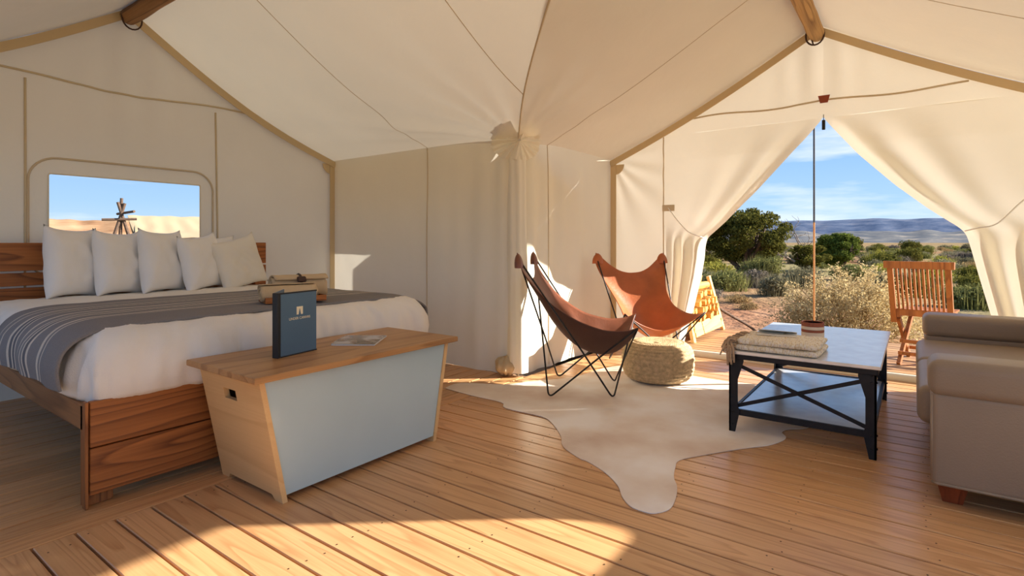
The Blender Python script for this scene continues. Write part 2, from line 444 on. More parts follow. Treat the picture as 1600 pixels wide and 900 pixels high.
def blanket_mat():
    m, n, l, out = new_mat('striped grey blanket')
    b = n.new('ShaderNodeBsdfPrincipled'); tc = n.new('ShaderNodeTexCoord'); sp = n.new('ShaderNodeSeparateXYZ')
    l.new(tc.outputs['UV'], sp.inputs[0])
    g = lin(146, 142, 142); g2 = lin(120, 118, 122); c = lin(222, 210, 194)
    st = [(0.0, g)]
    for a, w in ((0.13, .016), (0.20, .014), (0.285, .018), (0.325, .014), (0.36, .012), (0.46, .022), (0.54, .014), (0.575, .014), (0.61, .016), (0.70, .020), (0.745, .012)):
        st += [(a, c), (a + w, g2 if 0.2 < a < .36 or .54 < a < .6 else g)]
    st.append((1.0, g))
    r = ramp_node(n, st, 'CONSTANT'); l.new(sp.outputs['Y'], r.inputs[0])
    no = n.new('ShaderNodeTexNoise'); no.inputs['Scale'].default_value = 260; no.inputs['Detail'].default_value = 2; l.new(tc.outputs['Object'], no.inputs['Vector'])
    mx = n.new('ShaderNodeMixRGB'); mx.blend_type = 'MULTIPLY'; mx.inputs['Fac'].default_value = 0.35
    l.new(r.outputs[0], mx.inputs['Color1']); l.new(no.outputs['Fac'], mx.inputs['Color2']); l.new(mx.outputs[0], b.inputs['Base Color'])
    b.inputs['Roughness'].default_value = 0.95; b.inputs['Specular IOR Level'].default_value = 0.1
    bp = n.new('ShaderNodeBump'); bp.inputs['Strength'].default_value = 0.4; bp.inputs['Distance'].default_value = 0.004
    l.new(no.outputs['Fac'], bp.inputs['Height']); l.new(bp.outputs[0], b.inputs['Normal']); l.new(b.outputs[0], out.inputs[0]); return m
M['blanket'] = blanket_mat()

def hide_mat():
    m, n, l, out = new_mat('cowhide')
    b = n.new('ShaderNodeBsdfPrincipled'); tc = n.new('ShaderNodeTexCoord')
    a = n.new('ShaderNodeTexNoise'); a.inputs['Scale'].default_value = 1.7; a.inputs['Detail'].default_value = 6; l.new(tc.outputs['Object'], a.inputs['Vector'])
    r = ramp_node(n, [(0.3, lin(214, 188, 166)), (0.48, lin(238, 224, 208)), (0.62, lin(250, 244, 236))]); l.new(a.outputs['Fac'], r.inputs[0])
    l.new(r.outputs[0], b.inputs['Base Color']); b.inputs['Roughness'].default_value = 0.75; b.inputs['Specular IOR Level'].default_value = 0.25
    n2 = n.new('ShaderNodeTexNoise'); n2.inputs['Scale'].default_value = 160; mp = n.new('ShaderNodeMapping'); mp.inputs['Scale'].default_value = (1, .2, 1)
    l.new(tc.outputs['Object'], mp.inputs[0]); l.new(mp.outputs[0], n2.inputs['Vector'])
    bp = n.new('ShaderNodeBump'); bp.inputs['Strength'].default_value = 0.3; bp.inputs['Distance'].default_value = 0.004
    l.new(n2.outputs['Fac'], bp.inputs['Height']); l.new(bp.outputs[0], b.inputs['Normal']); l.new(b.outputs[0], out.inputs[0]); return m
M['hide'] = hide_mat()

def throw_mat():
    m, n, l, out = new_mat('woven throw')
    b = n.new('ShaderNodeBsdfPrincipled'); tc = n.new('ShaderNodeTexCoord')
    mp = n.new('ShaderNodeMapping'); mp.inputs['Scale'].default_value = (40, 120, 40); l.new(tc.outputs['Object'], mp.inputs[0])
    a = n.new('ShaderNodeTexNoise'); a.inputs['Scale'].default_value = 1; a.inputs['Detail'].default_value = 4; l.new(mp.outputs[0], a.inputs['Vector'])
    r = ramp_node(n, [(0.34, lin(196, 178, 154)), (0.46, lin(226, 212, 178)), (0.54, lin(236, 230, 220)), (0.66, lin(204, 190, 172))]); l.new(a.outputs['Fac'], r.inputs[0])
    l.new(r.outputs[0], b.inputs['Base Color']); b.inputs['Roughness'].default_value = 0.95; l.new(b.outputs[0], out.inputs[0]); return m
M['throw'] = throw_mat()
M['fringe'] = plain('fringe yarn', lin(178, 150, 120), 0.95, var=0.2, scale=60)

def cover_mat():
    m, n, l, out = new_mat('brochure cover')
    b = n.new('ShaderNodeBsdfPrincipled'); tc = n.new('ShaderNodeTexCoord')
    a = n.new('ShaderNodeTexNoise'); a.inputs['Scale'].default_value = 9; a.inputs['Detail'].default_value = 5; l.new(tc.outputs['Object'], a.inputs['Vector'])
    r = ramp_node(n, [(0.35, lin(58, 48, 44)), (0.5, lin(128, 112, 100)), (0.6, lin(176, 176, 182))]); l.new(a.outputs['Fac'], r.inputs[0])
    l.new(r.outputs[0], b.inputs['Base Color']); b.inputs['Roughness'].default_value = 0.25; l.new(b.outputs[0], out.inputs[0]); return m
M['cover'] = cover_mat()

def vinyl():
    m, n, l, out = new_mat('clear vinyl')
    t = n.new('ShaderNodeBsdfTransparent'); t.inputs['Color'].default_value = (0.93, 0.95, 0.97, 1)
    g = n.new('ShaderNodeBsdfGlossy'); g.inputs['Roughness'].default_value = 0.15; g.inputs['Color'].default_value = (1, 1, 1, 1)
    fr = n.new('ShaderNodeFresnel'); fr.inputs['IOR'].default_value = 1.2; mx = n.new('ShaderNodeMixShader')
    l.new(fr.outputs[0], mx.inputs['Fac']); l.new(t.outputs[0], mx.inputs[1]); l.new(g.outputs[0], mx.inputs[2]); l.new(mx.outputs[0], out.inputs[0]); return m
M['vinyl'] = vinyl()

# ------------------------------------------------------------------ the tent: an L of two gabled wings
AX0, AX1, AXR, AY1 = -0.2, 3.5, 1.65, 4.85          # bed wing: X range, ridge X, gable Y
BY0, BY1, BYR, BX1 = -1.2, 2.5, 0.64, 5.15          # door wing: Y range, ridge Y, gable X
ZR, DROP = 2.83, 0.945

def prof(s): return ZR - DROP * s - 0.10 * sin(pi * s)
def profB(s): return ZR - DROP * s - 0.045 * sin(pi * s)
def inv(f, z):
    a, b = 0.0, 1.0
    for _ in range(40):
        m = (a + b) / 2
        if f(m) > z: a = m
        else: b = m
    return (a + b) / 2
def sA(x): return abs(x - AXR) / 1.85
def sB(y): return (y - BYR) / 1.86 if y > BYR else (BYR - y) / 1.84
def corner_dip(x, y): return 0.055 * math.exp(-(((x - AX1) ** 2 + (y - BY1) ** 2) / 0.16))
def roof_disp(x, y, s):
    dx, dy = x - AX1, y - BY1
    r = math.hypot(dx, dy); ph = math.atan2(dy, dx)
    k = clamp((1 - s) * 6) * clamp(s * 4)
    d = (0.020 if dy > 0 else .009) * math.exp(-r / 0.7) * clamp(r / 0.25) * sin(ph * 15 + r * 1.5)
    if dx < 0 and dy > 0:
        a = ph - 1.95                       # long soft folds sweeping from the corner towards the bed
        d -= 0.05 * math.exp(-(a / 0.07) ** 2) * math.exp(-r / 1.4) * clamp(r / .3) + 0.03 * math.exp(-((a + 0.2) / 0.05) ** 2) * math.exp(-r / 1.2) * clamp(r / .3)
    d += 0.010 * nz(x * 1.7, y * 1.7, 3)
    return d * k
def roof_pt(x, y, s, f=None):
    return (x, y, (f or prof)(s) - corner_dip(x, y) * smooth01((s - .6) / .4) + roof_disp(x, y, s))
def wallA_pt(y, z):      # X = 3.5
    q = y - BY1
    d = 0.030 * math.exp(-q / 0.30) * sin(q * 26 + z * .8) + 0.016 * math.exp(-q / .8) * sin(q * 11 + z * 1.5)
    d += 0.012 * nz(y * 2.2, z * 0.9, 1) + 0.006 * nz(y * 7, z * 2.4, 5)
    d *= clamp((AY1 - y) * 6) * clamp((1.88 - z) * 5) * clamp(q * 20)
    return (AX1 + d, y, z)
def wallB_pt(x, z):      # Y = 2.5
    q = x - AX1
    d = 0.028 * math.exp(-q / 0.45) * sin(q * 24 + z * .6) + 0.010 * sin(q * 10 + z * 1.6)
    d += 0.010 * nz(x * 2.5, z * 0.9, 9)
    d *= clamp((BX1 - x) * 6) * clamp((1.88 - z) * 5) * clamp(q * 20)
    return (x, BY1 + d, z)
def gA_pt(x, z):
    d = 0.012 * nz(x * 2.0, z * 1.0, 11) + 0.010 * math.exp(-((x - AXR) / .35) ** 2) * sin(x * 26) * clamp((z - 1.6) * 2) 
    e = clamp((prof(sA(x)) - z) * 6) * clamp((x - AX0) * 6) * clamp((AX1 - x) * 6)
    return (x, AY1 + d * e, z)
def gB_pt(y, z):
    d = 0.010 * nz(y * 2.0, z * 1.0, 21) + 0.010 * math.exp(-((y - BYR) / .3) ** 2) * sin(y * 30) * clamp((z - 2.1) * 3)
    r = math.hypot(y - BY1, z - 1.88); a = math.atan2(1.88 - z, BY1 - y)
    d += 0.018 * math.exp(-r / .5) * sin(a * 14) * clamp(r * 6)
    e = clamp((profB(sB(y)) - z) * 6) * clamp((y - BY0) * 6) * clamp((BY1 - y) * 8)
    return (BX1 + d * e, y, z)

# --- ceiling
mb = MB()
def slopeA(sg, y_end):
    def fn(u, v):
        s = u; x = AXR + sg * 1.85 * s
        q = inv(profB, prof(s)); y0 = BYR + (1.86 * q if y_end > BYR else -1.84 * q)
        return roof_pt(x, lerp(y0, y_end, v), s)
    return fn
def slopeB(sg, x_end):
    def fn(u, v):
        s = u; y = BYR + (1.86 * s if sg > 0 else -1.84 * s)
        q = inv(prof, profB(s)); x0 = AXR + (1.85 * q if x_end > AXR else -1.85 * q)
        return roof_pt(lerp(x0, x_end, v), y, s, profB)
    return fn
mb.grid(slopeA(1, AY1), 70, 110); mb.grid(slopeA(-1, AY1), 30, 40)
mb.grid(slopeA(1, BY0), 20, 20); mb.grid(slopeA(-1, BY0), 20, 20)
mb.grid(slopeB(1, BX1), 70, 90); mb.grid(slopeB(-1, BX1), 40, 60)
mb.grid(slopeB(1, AX0), 20, 20); mb.grid(slopeB(-1, AX0), 20, 20)
ceiling = tag(part('ceiling', mb, M['roof'], None, smooth=True), 'cream canvas tent roof with sagging slopes above the room', kind='structure')

part('shade_overhang', MB().grid(lambda u, v: (lerp(AX1 + .02, AX1 + .90, u), lerp(BY1 + .06, AY1 + .15, v), lerp(1.90, 1.53, u) - .03 * sin(pi * u)), 8, 20), M['roof'], ceiling, smooth=True)  # unseen strip of fly, added to shade the side wall beside the bed

def seam(name, fn, ts, parent, mat='seam', r=0.005, off=(0, 0, 0)):
    pts = [Vector(fn(t)) + Vector(off) for t in ts]
    return part(name, MB().tube(pts, r, 5), M[mat], parent, smooth=True)
TS = [i / 60 for i in range(61)]
# valley seam and panel seams under the roof
seam('seam', lambda t: roof_pt(AXR + 1.85 * lerp(.3, .97, t), BYR + 1.86 * inv(profB, prof(lerp(.3, .97, t))), lerp(.3, .97, t)), TS, ceiling, r=0.006, off=(0, 0, -.004))
seam('seam', lambda t: roof_pt(AXR + 1.85 * lerp(.1, 1, t), 3.49, lerp(.1, 1, t)), TS, ceiling, r=0.003)
seam('seam', lambda t: roof_pt(AXR + 1.85 * lerp(.1, .76, t), 2.14, lerp(.1, .76, t)), TS, ceiling, r=0.003)
seam('seam', lambda t: roof_pt(3.92, BYR + 1.86 * lerp(.05, 1, t), lerp(.05, 1, t), profB), TS, ceiling, r=0.003)
seam('seam', lambda t: roof_pt(3.92, BYR - 1.84 * lerp(.05, 1, t), lerp(.05, 1, t), profB), TS, ceiling, r=0.003)

# --- side walls of the inner corner
def eave(x, y): return prof(1) - corner_dip(x, y)
mb = MB()
mb.grid(lambda u, v: wallA_pt(lerp(BY1, AY1, u), v * eave(AX1, lerp(BY1, AY1, u))), 160, 40)
wall_bl = tag(part('wall_back_left', mb, M['wall'], None, smooth=True), 'cream canvas side wall behind the foot of the bed', kind='structure')
mb = MB()
mb.grid(lambda u, v: wallB_pt(lerp(AX1, BX1, u), v * eave(lerp(AX1, BX1, u), BY1)), 140, 40)
wall_br = tag(part('wall_back_right', mb, M['wall'], None, smooth=True), 'cream canvas side wall behind the butterfly chairs', kind='structure')
seam('seam', lambda t: wallA_pt(3.49, lerp(0.02, 1.88, t)), TS, wall_bl, off=(-.004, 0, 0))
seam('seam', lambda t: wallB_pt(3.92, lerp(0.02, 1.88, t)), TS, wall_br, r=.004, off=(0, -.003, 0))

# pleated rosette where the roof, the two walls and the valley seam meet
def rosette(u, v):
    a = 2 * pi * u; r = 0.012 + 0.185 * v
    pl = 0.016 * sin(a * 17) * (0.15 + v) + .006 * sin(a * 7)
    rx = Vector((0.707, -0.707, 0)); n = Vector((-0.707, -0.707, 0)); up = Vector((0, 0, 1))
    back = -abs(cos(a)) * r * 0.95
    if sin(a) > 0: back += sin(a) * r * 0.9
    c = Vector((AX1, BY1, 1.835)) + n * 0.060
    return c + rx * (cos(a) * r) + up * (sin(a) * r * 0.75) + n * (back + pl + .012 * (1 - v))
part('pleat_rosette', MB().grid(rosette, 170, 10, closed_u=True), M['litcanvas'], ceiling, smooth=True, fix=False)
# gathered sleeve of canvas that hangs round the corner post, and its bundled hem
def sleeve(u, v):
    a = lerp(-1.15 * pi / 2 - .2, 1.15 * pi / 2 + .2, u); z = lerp(0.03, 1.72, v)
    r = 0.066 + 0.004 * sin(u * 26 + z + nz(0, z * 2, 4)) + 0.014 * nz(u * 2, z * 1.2, 2) + .02 * (1 - v) * (.5 + .5 * sin(u * 11))
    n = Vector((-0.707, -0.707, 0)); rx = Vector((0.707, -0.707, 0))
    c = Vector((AX1 + .025, BY1 + .025, z))
    return c + n * (cos(a) * r * 1.25) + rx * (sin(a) * r)
part('corner_sleeve', MB().grid(sleeve, 60, 40), M['litcanvas'], wall_bl, smooth=True, fix=False)
def hem(u, v):
    a = 2 * pi * u; b = lerp(-pi / 2, pi / 2, v)
    k = 1 + 0.22 * nz(cos(a) * 2, sin(a) * 2, b * 2) + .05 * sin(9 * a)
    return Vector((AX1 - .035, BY1 + .09, .075)) + Vector((0.085 * cos(a) * cos(b), 0.085 * sin(a) * cos(b), 0.075 * sin(b))) * k
part('bundled_hem', MB().grid(hem, 40, 14, closed_u=True), M['tape'], wall_bl, smooth=True)

# --- gable behind the bed, with the clear window
WX0, WX1, WZ0, WZ1 = 1.179, 2.183, 0.90, 1.525
mb = MB()
def pa(x0, x1, za, zb, nx, nzz):
    mb.grid(lambda u, v: gA_pt(lerp(x0, x1, u), lerp(za(lerp(x0, x1, u)), zb(lerp(x0, x1, u)), v)), nx, nzz)
topA = lambda x: prof(sA(x)); zero = lambda x: 0.0
pa(AX0, WX0, zero, topA, 40, 50); pa(WX1, AX1, zero, topA, 44, 50)
pa(WX0, WX1, zero, lambda x: WZ0, 30, 20); pa(WX0, WX1, lambda x: WZ1, topA, 36, 30)
wall_left = tag(part('wall_left', mb, M['wall'], None, smooth=True), 'cream canvas gable wall behind the headboard, with a clear window', kind='structure')
for x in (1.057, 2.31):
    seam('seam', lambda t: gA_pt(x + (.03 if x > 2 else 0) * (1 - t), lerp(0.3, 2.16, t)), TS, wall_left, mat='band', r=.008, off=(0, -.004, 0))
seam('seam', lambda t: gA_pt(lerp(.5, 2.66, t), 2.19 + .02 * sin(t * 9)), TS, wall_left, mat='band', r=.008, off=(0, -.004, 0))

window = bpy.data.objects.new('window_1', None); COL.objects.link(window); window.location = (1.68, AY1, 1.2)
tag(window, 'clear vinyl window in the canvas wall behind the pillows', kind='structure')
def rrect(x0, x1, z0, z1, r, n=8):
    pts = []
    for cx_, cz_, a0 in ((x1 - r, z0 + r, -pi / 2), (x1 - r, z1 - r, 0), (x0 + r, z1 - r, pi / 2), (x0 + r, z0 + r, pi)):
        for k in range(n + 1):
            a = a0 + pi / 2 * k / n; pts.append((cx_ + r * cos(a), cz_ + r * sin(a)))
    return pts
outl = rrect(1.07, 2.285, 0.80, 1.635, 0.16)
part('piping', MB().tube([(p[0], AY1 - .008, p[1]) for p in outl], .008, 5, closed=True), M['seam'], window, smooth=True)
inner = rrect(WX0, WX1, WZ0, WZ1, 0.015)
part('window_hem', MB().tube([(p[0], AY1 - .006, p[1]) for p in inner], .005, 5, closed=True), M['flap'], window, smooth=True)
part('pane', MB().grid(lambda u, v: (lerp(WX0, WX1, u), AY1 + .012 + .006 * nz(u * 7 + v, v * 1.2, 8), lerp(WZ0, WZ1, v)), 40, 14), M['vinyl'], window, smooth=True)

# --- gable with the open door
mb = MB()
topB = lambda y: profB(sB(y))
def pb(y0, y1, za, zb, ny, nzz):
    mb.grid(lambda u, v: gB_pt(lerp(y0, y1, u), lerp(za(lerp(y0, y1, u)), zb(lerp(y0, y1, u)), v)), ny, nzz)
FL0, FR0 = 1.951, -0.95
pb(FL0, BY1, zero, topB, 40, 60); pb(BY0, FR0, zero, topB, 10, 30)
flap_top = lambda y: min(2.07, topB(y) - 0.002)
pb(FR0, 0.60, flap_top, topB, 40, 16); pb(0.60, FL0, flap_top, topB, 40, 16)
wall_right = tag(part('wall_right', mb, M['flap'], None, smooth=True), 'cream canvas gable wall with the open tent door', kind='structure')
seam('seam', lambda t: gB_pt(FL0, lerp(0.02, 2.06, t)), TS, wall_right, r=.006, off=(-.005, 0, 0))
seam('seam', lambda t: gB_pt(lerp(1.66, -.32, t), 2.20 + .012 * sin(t * 14)), TS, wall_right, r=.008, off=(-.006, 0, 0))

door = bpy.data.objects.new('door_1', None); COL.objects.link(door); door.location = (BX1, BYR, 0)
tag(door, 'tent doorway with two canvas flaps tied back', kind='structure')
EL = [(0, 1.80), (.04, 1.79), (.4, 1.68), (.741, 1.60), (.9, 1.575), (1.02, 1.575), (1.09, 1.56), (1.15, 1.49), (1.25, 1.37), (1.488, 1.123), (1.823, .82), (2.0, .66), (2.07, .60)]
ER = [(0, -.62), (.3, -.52), (.542, -.44), (.812, -.377), (1.05, -.325), (1.11, -.31), (1.16, -.27), (1.2, -.215), (1.303, -.085), (1.483, .111), (1.752, .361), (2.0, .55), (2.07, .60)]
def flap_fn(E, outer, tie_z, tie_u, sgn):
    def fn(u, v):
        z = 2.07 * (v ** 0.9)
        e = sum(interp(E, clamp(z + k * .012, 0, 2.07)) for k in (-2, -1, 0, 1, 2)) / 5
        y = lerp(outer, e, u)
        g = math.exp(-((z - tie_z) / 0.16) ** 2)                 # how hard the cord gathers the cloth
        if z < tie_z:
            amp = 0.012 + 0.040 * smooth01(u * 2.2); fq = 3.6
            f = sin(2 * pi * fq * u + 0.6 + nz(u * 3, z * .8, 1) * 1.2)
        else:
            amp = 0.030 * smooth01((u - .25) * 1.7) * clamp((2.07 - z) * 3); fq = 2.4
            f = sin(2 * pi * fq * u * u + 1.0)
        w = smooth01((z - tie_z + .1) / .2)
        fb = sin(2 * pi * 3.6 * u + 0.6 + nz(u * 3, z * .8, 1) * 1.2); ab = 0.012 + 0.036 * smooth01(u * 2.2)
        ft = sin(2 * pi * 2.4 * u * u + 1.0); at_ = 0.030 * smooth01((u - .25) * 1.7) * clamp((2.07 - z) * 3)
        x = -(ab * fb * (1 - w) + at_ * ft * w)
        x *= 1 - .55 * g
        x -= 0.05 * smooth01(u * 1.5) * (1 - g) * clamp(z * 3 + .3) * clamp((2.07 - z) * 4)
        x += 0.03 * g * smooth01(u * 3)
        x += 0.05 * smooth01((u - .93) / .07) * clamp((2.07 - z) * 6)          # the hem turns outwards
        y += sgn * 0.02 * g * sin(pi * u)
        return (BX1 + x * clamp(u * 12), y, z)
    return fn
flL = flap_fn(EL, FL0, 1.13, .7, 1); flR = flap_fn(ER, FR0, 1.165, .7, -1)
f1 = part('door_flap', MB().grid(flL, 90, 110), M['flap'], door, smooth=True)
f2 = part('door_flap', MB().grid(flR, 100, 110), M['flap'], door, smooth=True)
for pth in ([(BX1 - .02, 1.90, 1.376), (BX1 - .04, 1.80, 1.25), (BX1 - .06, 1.70, 1.15), (BX1 - .05, 1.62, 1.11), (BX1 + .02, 1.58, 1.09)],
            [(BX1 - .02, -.76, 1.47), (BX1 - .05, -.60, 1.33), (BX1 - .07, -.47, 1.18), (BX1 - .05, -.37, 1.15), (BX1 + .02, -.30, 1.13)]):
    part('tie_cord', MB().tube(catmull(pth, 6), .005, 6), M['paper'], door, smooth=True)
part('cord_patch', MB().box(BX1 - .016, BX1 - .010, 1.84, 1.96, 1.345, 1.405, .002), M['seam'], door)
part('leather_patch', MB().prism([(0.635, 2.245), (0.55, 2.245), (0.565, 2.185), (0.62, 2.185)], 'x', BX1 - .035, BX1 - .025), M['patch'], door)
part('zip_pull', MB().box(BX1 - .035, BX1 - .02, .583, .607, 1.965, 2.045, .003).tube([(BX1 - .028, .595, 2.04), (BX1 - .028, .595, 2.09)], .003, 5), M['black'], door)

# --- the walls behind the camera: unseen doorways and windows, placed to let in daylight and sun
mb = MB()
def tq(y): return max(prof(1), profB(sB(y)) if y < BY1 else prof(1))
def pd(y0, y1, za, zb):
    mb.grid(lambda u, v: (AX0, lerp(y0, y1, u), lerp(za(lerp(y0, y1, u)), zb(lerp(y0, y1, u)), v)), 24, 8)
DL0, DL1, DT = -.75, 2.0, 2.05
pd(BY0, DL0, zero, tq); pd(DL1, 2.55, zero, tq); pd(4.45, AY1, zero, tq); pd(2.55, 4.45, zero, lambda y: .30); pd(2.55, 4.45, lambda y: 1.82, tq); pd(DL0, DL1, lambda y: min(DT, tq(y) - .01), tq)  # doorway and bed-side window added to brighten the room
tag(part('wall_front_left', mb, M['wall'], None, smooth=True), 'cream canvas wall behind the viewpoint, its doorway and wide window added to let in light', kind='structure')
SX0, SX1, SZ0, SZ1 = 2.72, 3.655, 1.10, 1.78
mb = MB()
def tp(x): return max(prof(1), prof(sA(x)) if x < AX1 else prof(1))
def pc(x0, x1, za, zb):
    mb.grid(lambda u, v: (lerp(x0, x1, u), BY0, lerp(za(lerp(x0, x1, u)), zb(lerp(x0, x1, u)), v)), 24, 8)
DX0, DX1 = .05, 2.35
pc(AX0, DX0, zero, tp); pc(DX0, DX1, lambda x: min(DT, tp(x) - .01), tp); pc(DX1, SX0, zero, tp); pc(SX1, BX1, zero, tp); pc(SX0, SX1, zero, lambda x: SZ0); pc(SX0, SX1, lambda x: SZ1, tp)
# rounded lower corners of the window
for cx_, sg in ((SX1, -1), (SX0, 1)):
    r = .23; arc = [(cx_ + sg * r * (1 - sin(a)), SZ0 + r * (1 - cos(a))) for a in [pi / 2 * k / 8 for k in range(9)]]
    mb.add([(cx_, BY0, SZ0)] + [(p[0], BY0, p[1]) for p in arc], [(0, i + 1, i + 2) for i in range(8)])
tag(part('wall_front_right', mb, M['wall'], None, smooth=True), 'cream canvas wall behind the sofa, with a window and an open doorway', kind='structure')

# --- tan tapes along the gable edges
def tape(name, pts, w, nrm, up):
    """a flat strip along pts"""
    m = MB(); nrm = Vector(nrm) * .006; vs = []
    for i, p in enumerate(pts):
        p = Vector(p); t = (Vector(pts[min(i + 1, len(pts) - 1)]) - Vector(pts[max(i - 1, 0)])).normalized()
        d = t.cross(Vector(nrm)).normalized() * w / 2
        vs += [p - d, p + d, p + d + nrm, p - d + nrm]
    fs = []
    for i in range(len(pts) - 1):
        for k in range(4):
            k2 = (k + 1) % 4; fs.append((i * 4 + k, i * 4 + k2, i * 4 + 4 + k2, i * 4 + 4 + k))
    m.add(vs, fs)
    return m
def tapeA(sg): return [(AXR + sg * 1.85 * t, AY1 - .035, prof(t) - .045) for t in [k / 30 for k in range(31)]]
def tapeB(sg): return [(BX1 - .035, BYR + (1.86 if sg > 0 else -1.84) * t, profB(t) - .045) for t in [k / 30 for k in range(31)]]
n_tr = 1
for pts, w, nm, lab in ((tapeA(1), .06, (0, -1, 0), 'tan tape along the sloping right edge of the gable above the bed'),
                        (tapeA(-1), .06, (0, -1, 0), 'tan tape along the sloping left edge of the gable above the bed'),
                        ([(AX1 - .035, AY1 - .03, z) for z in (0.02, .9, 1.86)], .055, (0, -1, 0), 'tan tape down the corner to the right of the bed'),
                        (tapeB(1), .06, (-1, 0, 0), 'tan tape along the sloping left edge of the door gable'),
                        (tapeB(-1), .06, (-1, 0, 0), 'tan tape along the sloping right edge of the door gable'),
                        ([(BX1 - .03, BY1 - .035, z) for z in (0.02, .9, 1.86)], .06, (-1, 0, 0), 'tan tape down the corner behind the chairs')):
    tag(part('trim_%d' % n_tr, tape('', pts, w, nm, None), M['tape'], None), lab, kind='structure'); n_tr += 1
# quarter-round corner patches
for c, a0, ax in (((AX1 - .045, AY1 - .028, 1.845), pi, 'y'), ((BX1 - .028, BY1 - .05, 1.83), pi, 'x')):
    arc = [(0, 0)] + [(.10 * cos(a0 + pi / 2 * k / 8), .10 * sin(a0 + pi / 2 * k / 8)) for k in range(9)]
    if ax == 'y': m = MB().prism([(c[0] + p[0], c[2] + p[1]) for p in arc], 'y', c[1] - .003, c[1] + .003)
    else: m = MB().prism([(c[1] + p[0], c[2] + p[1]) for p in arc], 'x', c[0] - .003, c[0] + .003)
    tag(part('trim_%d' % n_tr, m, M['tape'], None), 'quarter-round tan patch in the %s' % ('corner right of the bed' if ax == 'y' else 'corner behind the chairs'), kind='structure'); n_tr += 1

# --- ridge poles
def log_pole(name, a, b, r, mat, label):
    a, b = Vector(a), Vector(b); N = 40; t = thing(name, a, label, 'pole')
    pts = [a + (b - a) * (i / N) + Vector((.006 * nz(i * .3, 1), .006 * nz(i * .3, 5), .008 * nz(i * .25, 9))) for i in range(N + 1)]
    part('log', MB().tube(pts, [r * (1 + .07 * nz(i * .4, 3)) for i in range(N + 1)], 18), mat, t, smooth='auto')
    return t
pA = log_pole('ridge_pole', (AXR, 4.80, ZR - .075), (AXR, BYR, ZR - .055), .060, M['log'], 'dark brown wooden ridge pole above the bed')
pB = log_pole('ridge_pole', (BX1 - .05, BYR, ZR - .085), (AXR + .1, BYR, ZR - .055), .060, M['logx'], 'honey-coloured wooden ridge pole above the door')
def ring_pts(c, r, ax, n=20, stretch=1.2):
    out = []
    for k in range(n):
        a = 2 * pi * k / n
        d = (r * cos(a), 0, r * sin(a) * stretch) if ax == 'y' else (0, r * cos(a), r * sin(a) * stretch)
        out.append(Vector(c) + Vector(d))
    return out
part('rope_ring', MB().tube(ring_pts((AXR + .01, 4.77, ZR - .095), .066, 'y'), .006, 6, closed=True), M['strap'], pA, smooth=True)
part('rope_ring', MB().tube(ring_pts((BX1 - .09, BYR + .01, ZR - .10), .066, 'x'), .007, 6, closed=True), M['strap'], pB, smooth=True)
part('strap_tail', MB().tube(catmull([(BX1 - .09, BYR + .055, ZR - .02), (BX1 - .095, BYR + .04, ZR - .10), (BX1 - .09, BYR + .02, ZR - .18)], 5), .006, 5), M['strap'], pB, smooth=True)

# --- floor: boards run one way under the chairs, the other way under the bed
PW = 0.1225; JY = 2.444
fl = MB().box(AX0, BX1 - .02, BY0, JY, -.10, -.024).box(AX0, AX1, JY, AY1, -.10, -.024)
floor = tag(part('floor', fl, M['subfloor'], None), 'varnished reddish cedar board floor', kind='structure')
gap = 0.008
def board_mesh(name, lx, ly, th, mat, bev=.0025):
    return MB().obox((0, 0, -th / 2), (lx, ly, th), None, bev).mesh(name, mat)
fm = board_mesh('plank', PW - gap, JY - BY0 - .003, .024, M['floor'])
k = 0; x = 0.548 - PW * 6
x0s = []
while x < BX1 - .10:
    if x > AX0 - .02: x0s.append(x)
    x += PW
for x in x0s:
    o = link('plank', fm, floor, (x + PW / 2, (BY0 + JY) / 2, 0.001 * (rnd.random() - .5)))
fm2 = board_mesh('plank', AX1 - AX0 - .003, PW - gap, .024, M['floorx'])
y = JY
while y < AY1 - .06:
    link('plank', fm2, floor, ((AX0 + AX1) / 2, y + PW / 2, 0.001 * (rnd.random() - .5))); y += PW
mb = MB()
for x in x0s:
    for yj in (2.38, 1.62, 1.22, .80, .38, -.05, -.5):
        for dx in (.026, PW - .032):
            if rnd.random() < .72:
                mb.lathe([(0.0034, 0.0008), (0.0001, 0.0014)], 6, (x + dx + rnd.uniform(-.006, .006), yj + rnd.uniform(-.02, .02), 0))
tag(part('screw', mb, M['screw'], floor), kind='stuff')

# --- threshold and the porch deck
trim = tag(part('trim_%d' % n_tr, MB().tube([(BX1 - .045 + .004 * sin(k), lerp(-1.2, 2.48, k / 20), .012) for k in range(21)], .040, 12), M['wall'], None, smooth=True), 'rolled canvas sill along the doorway', kind='structure')
DZ = -0.03
dk = MB().box(BX1 + .02, 7.12, -3.2, 3.6, -.22, DZ - .03)
deck = tag(part('floor_porch', dk, M['subfloor'], None), 'sunlit wooden porch deck outside the door', kind='structure')
dm = board_mesh('plank', PW - .010, 6.8, .026, M['deck'], .003)
x = BX1 + .03
while x < 7.05:
    link('plank', dm, deck, (x + PW / 2, .2, DZ), world=False); x += PW

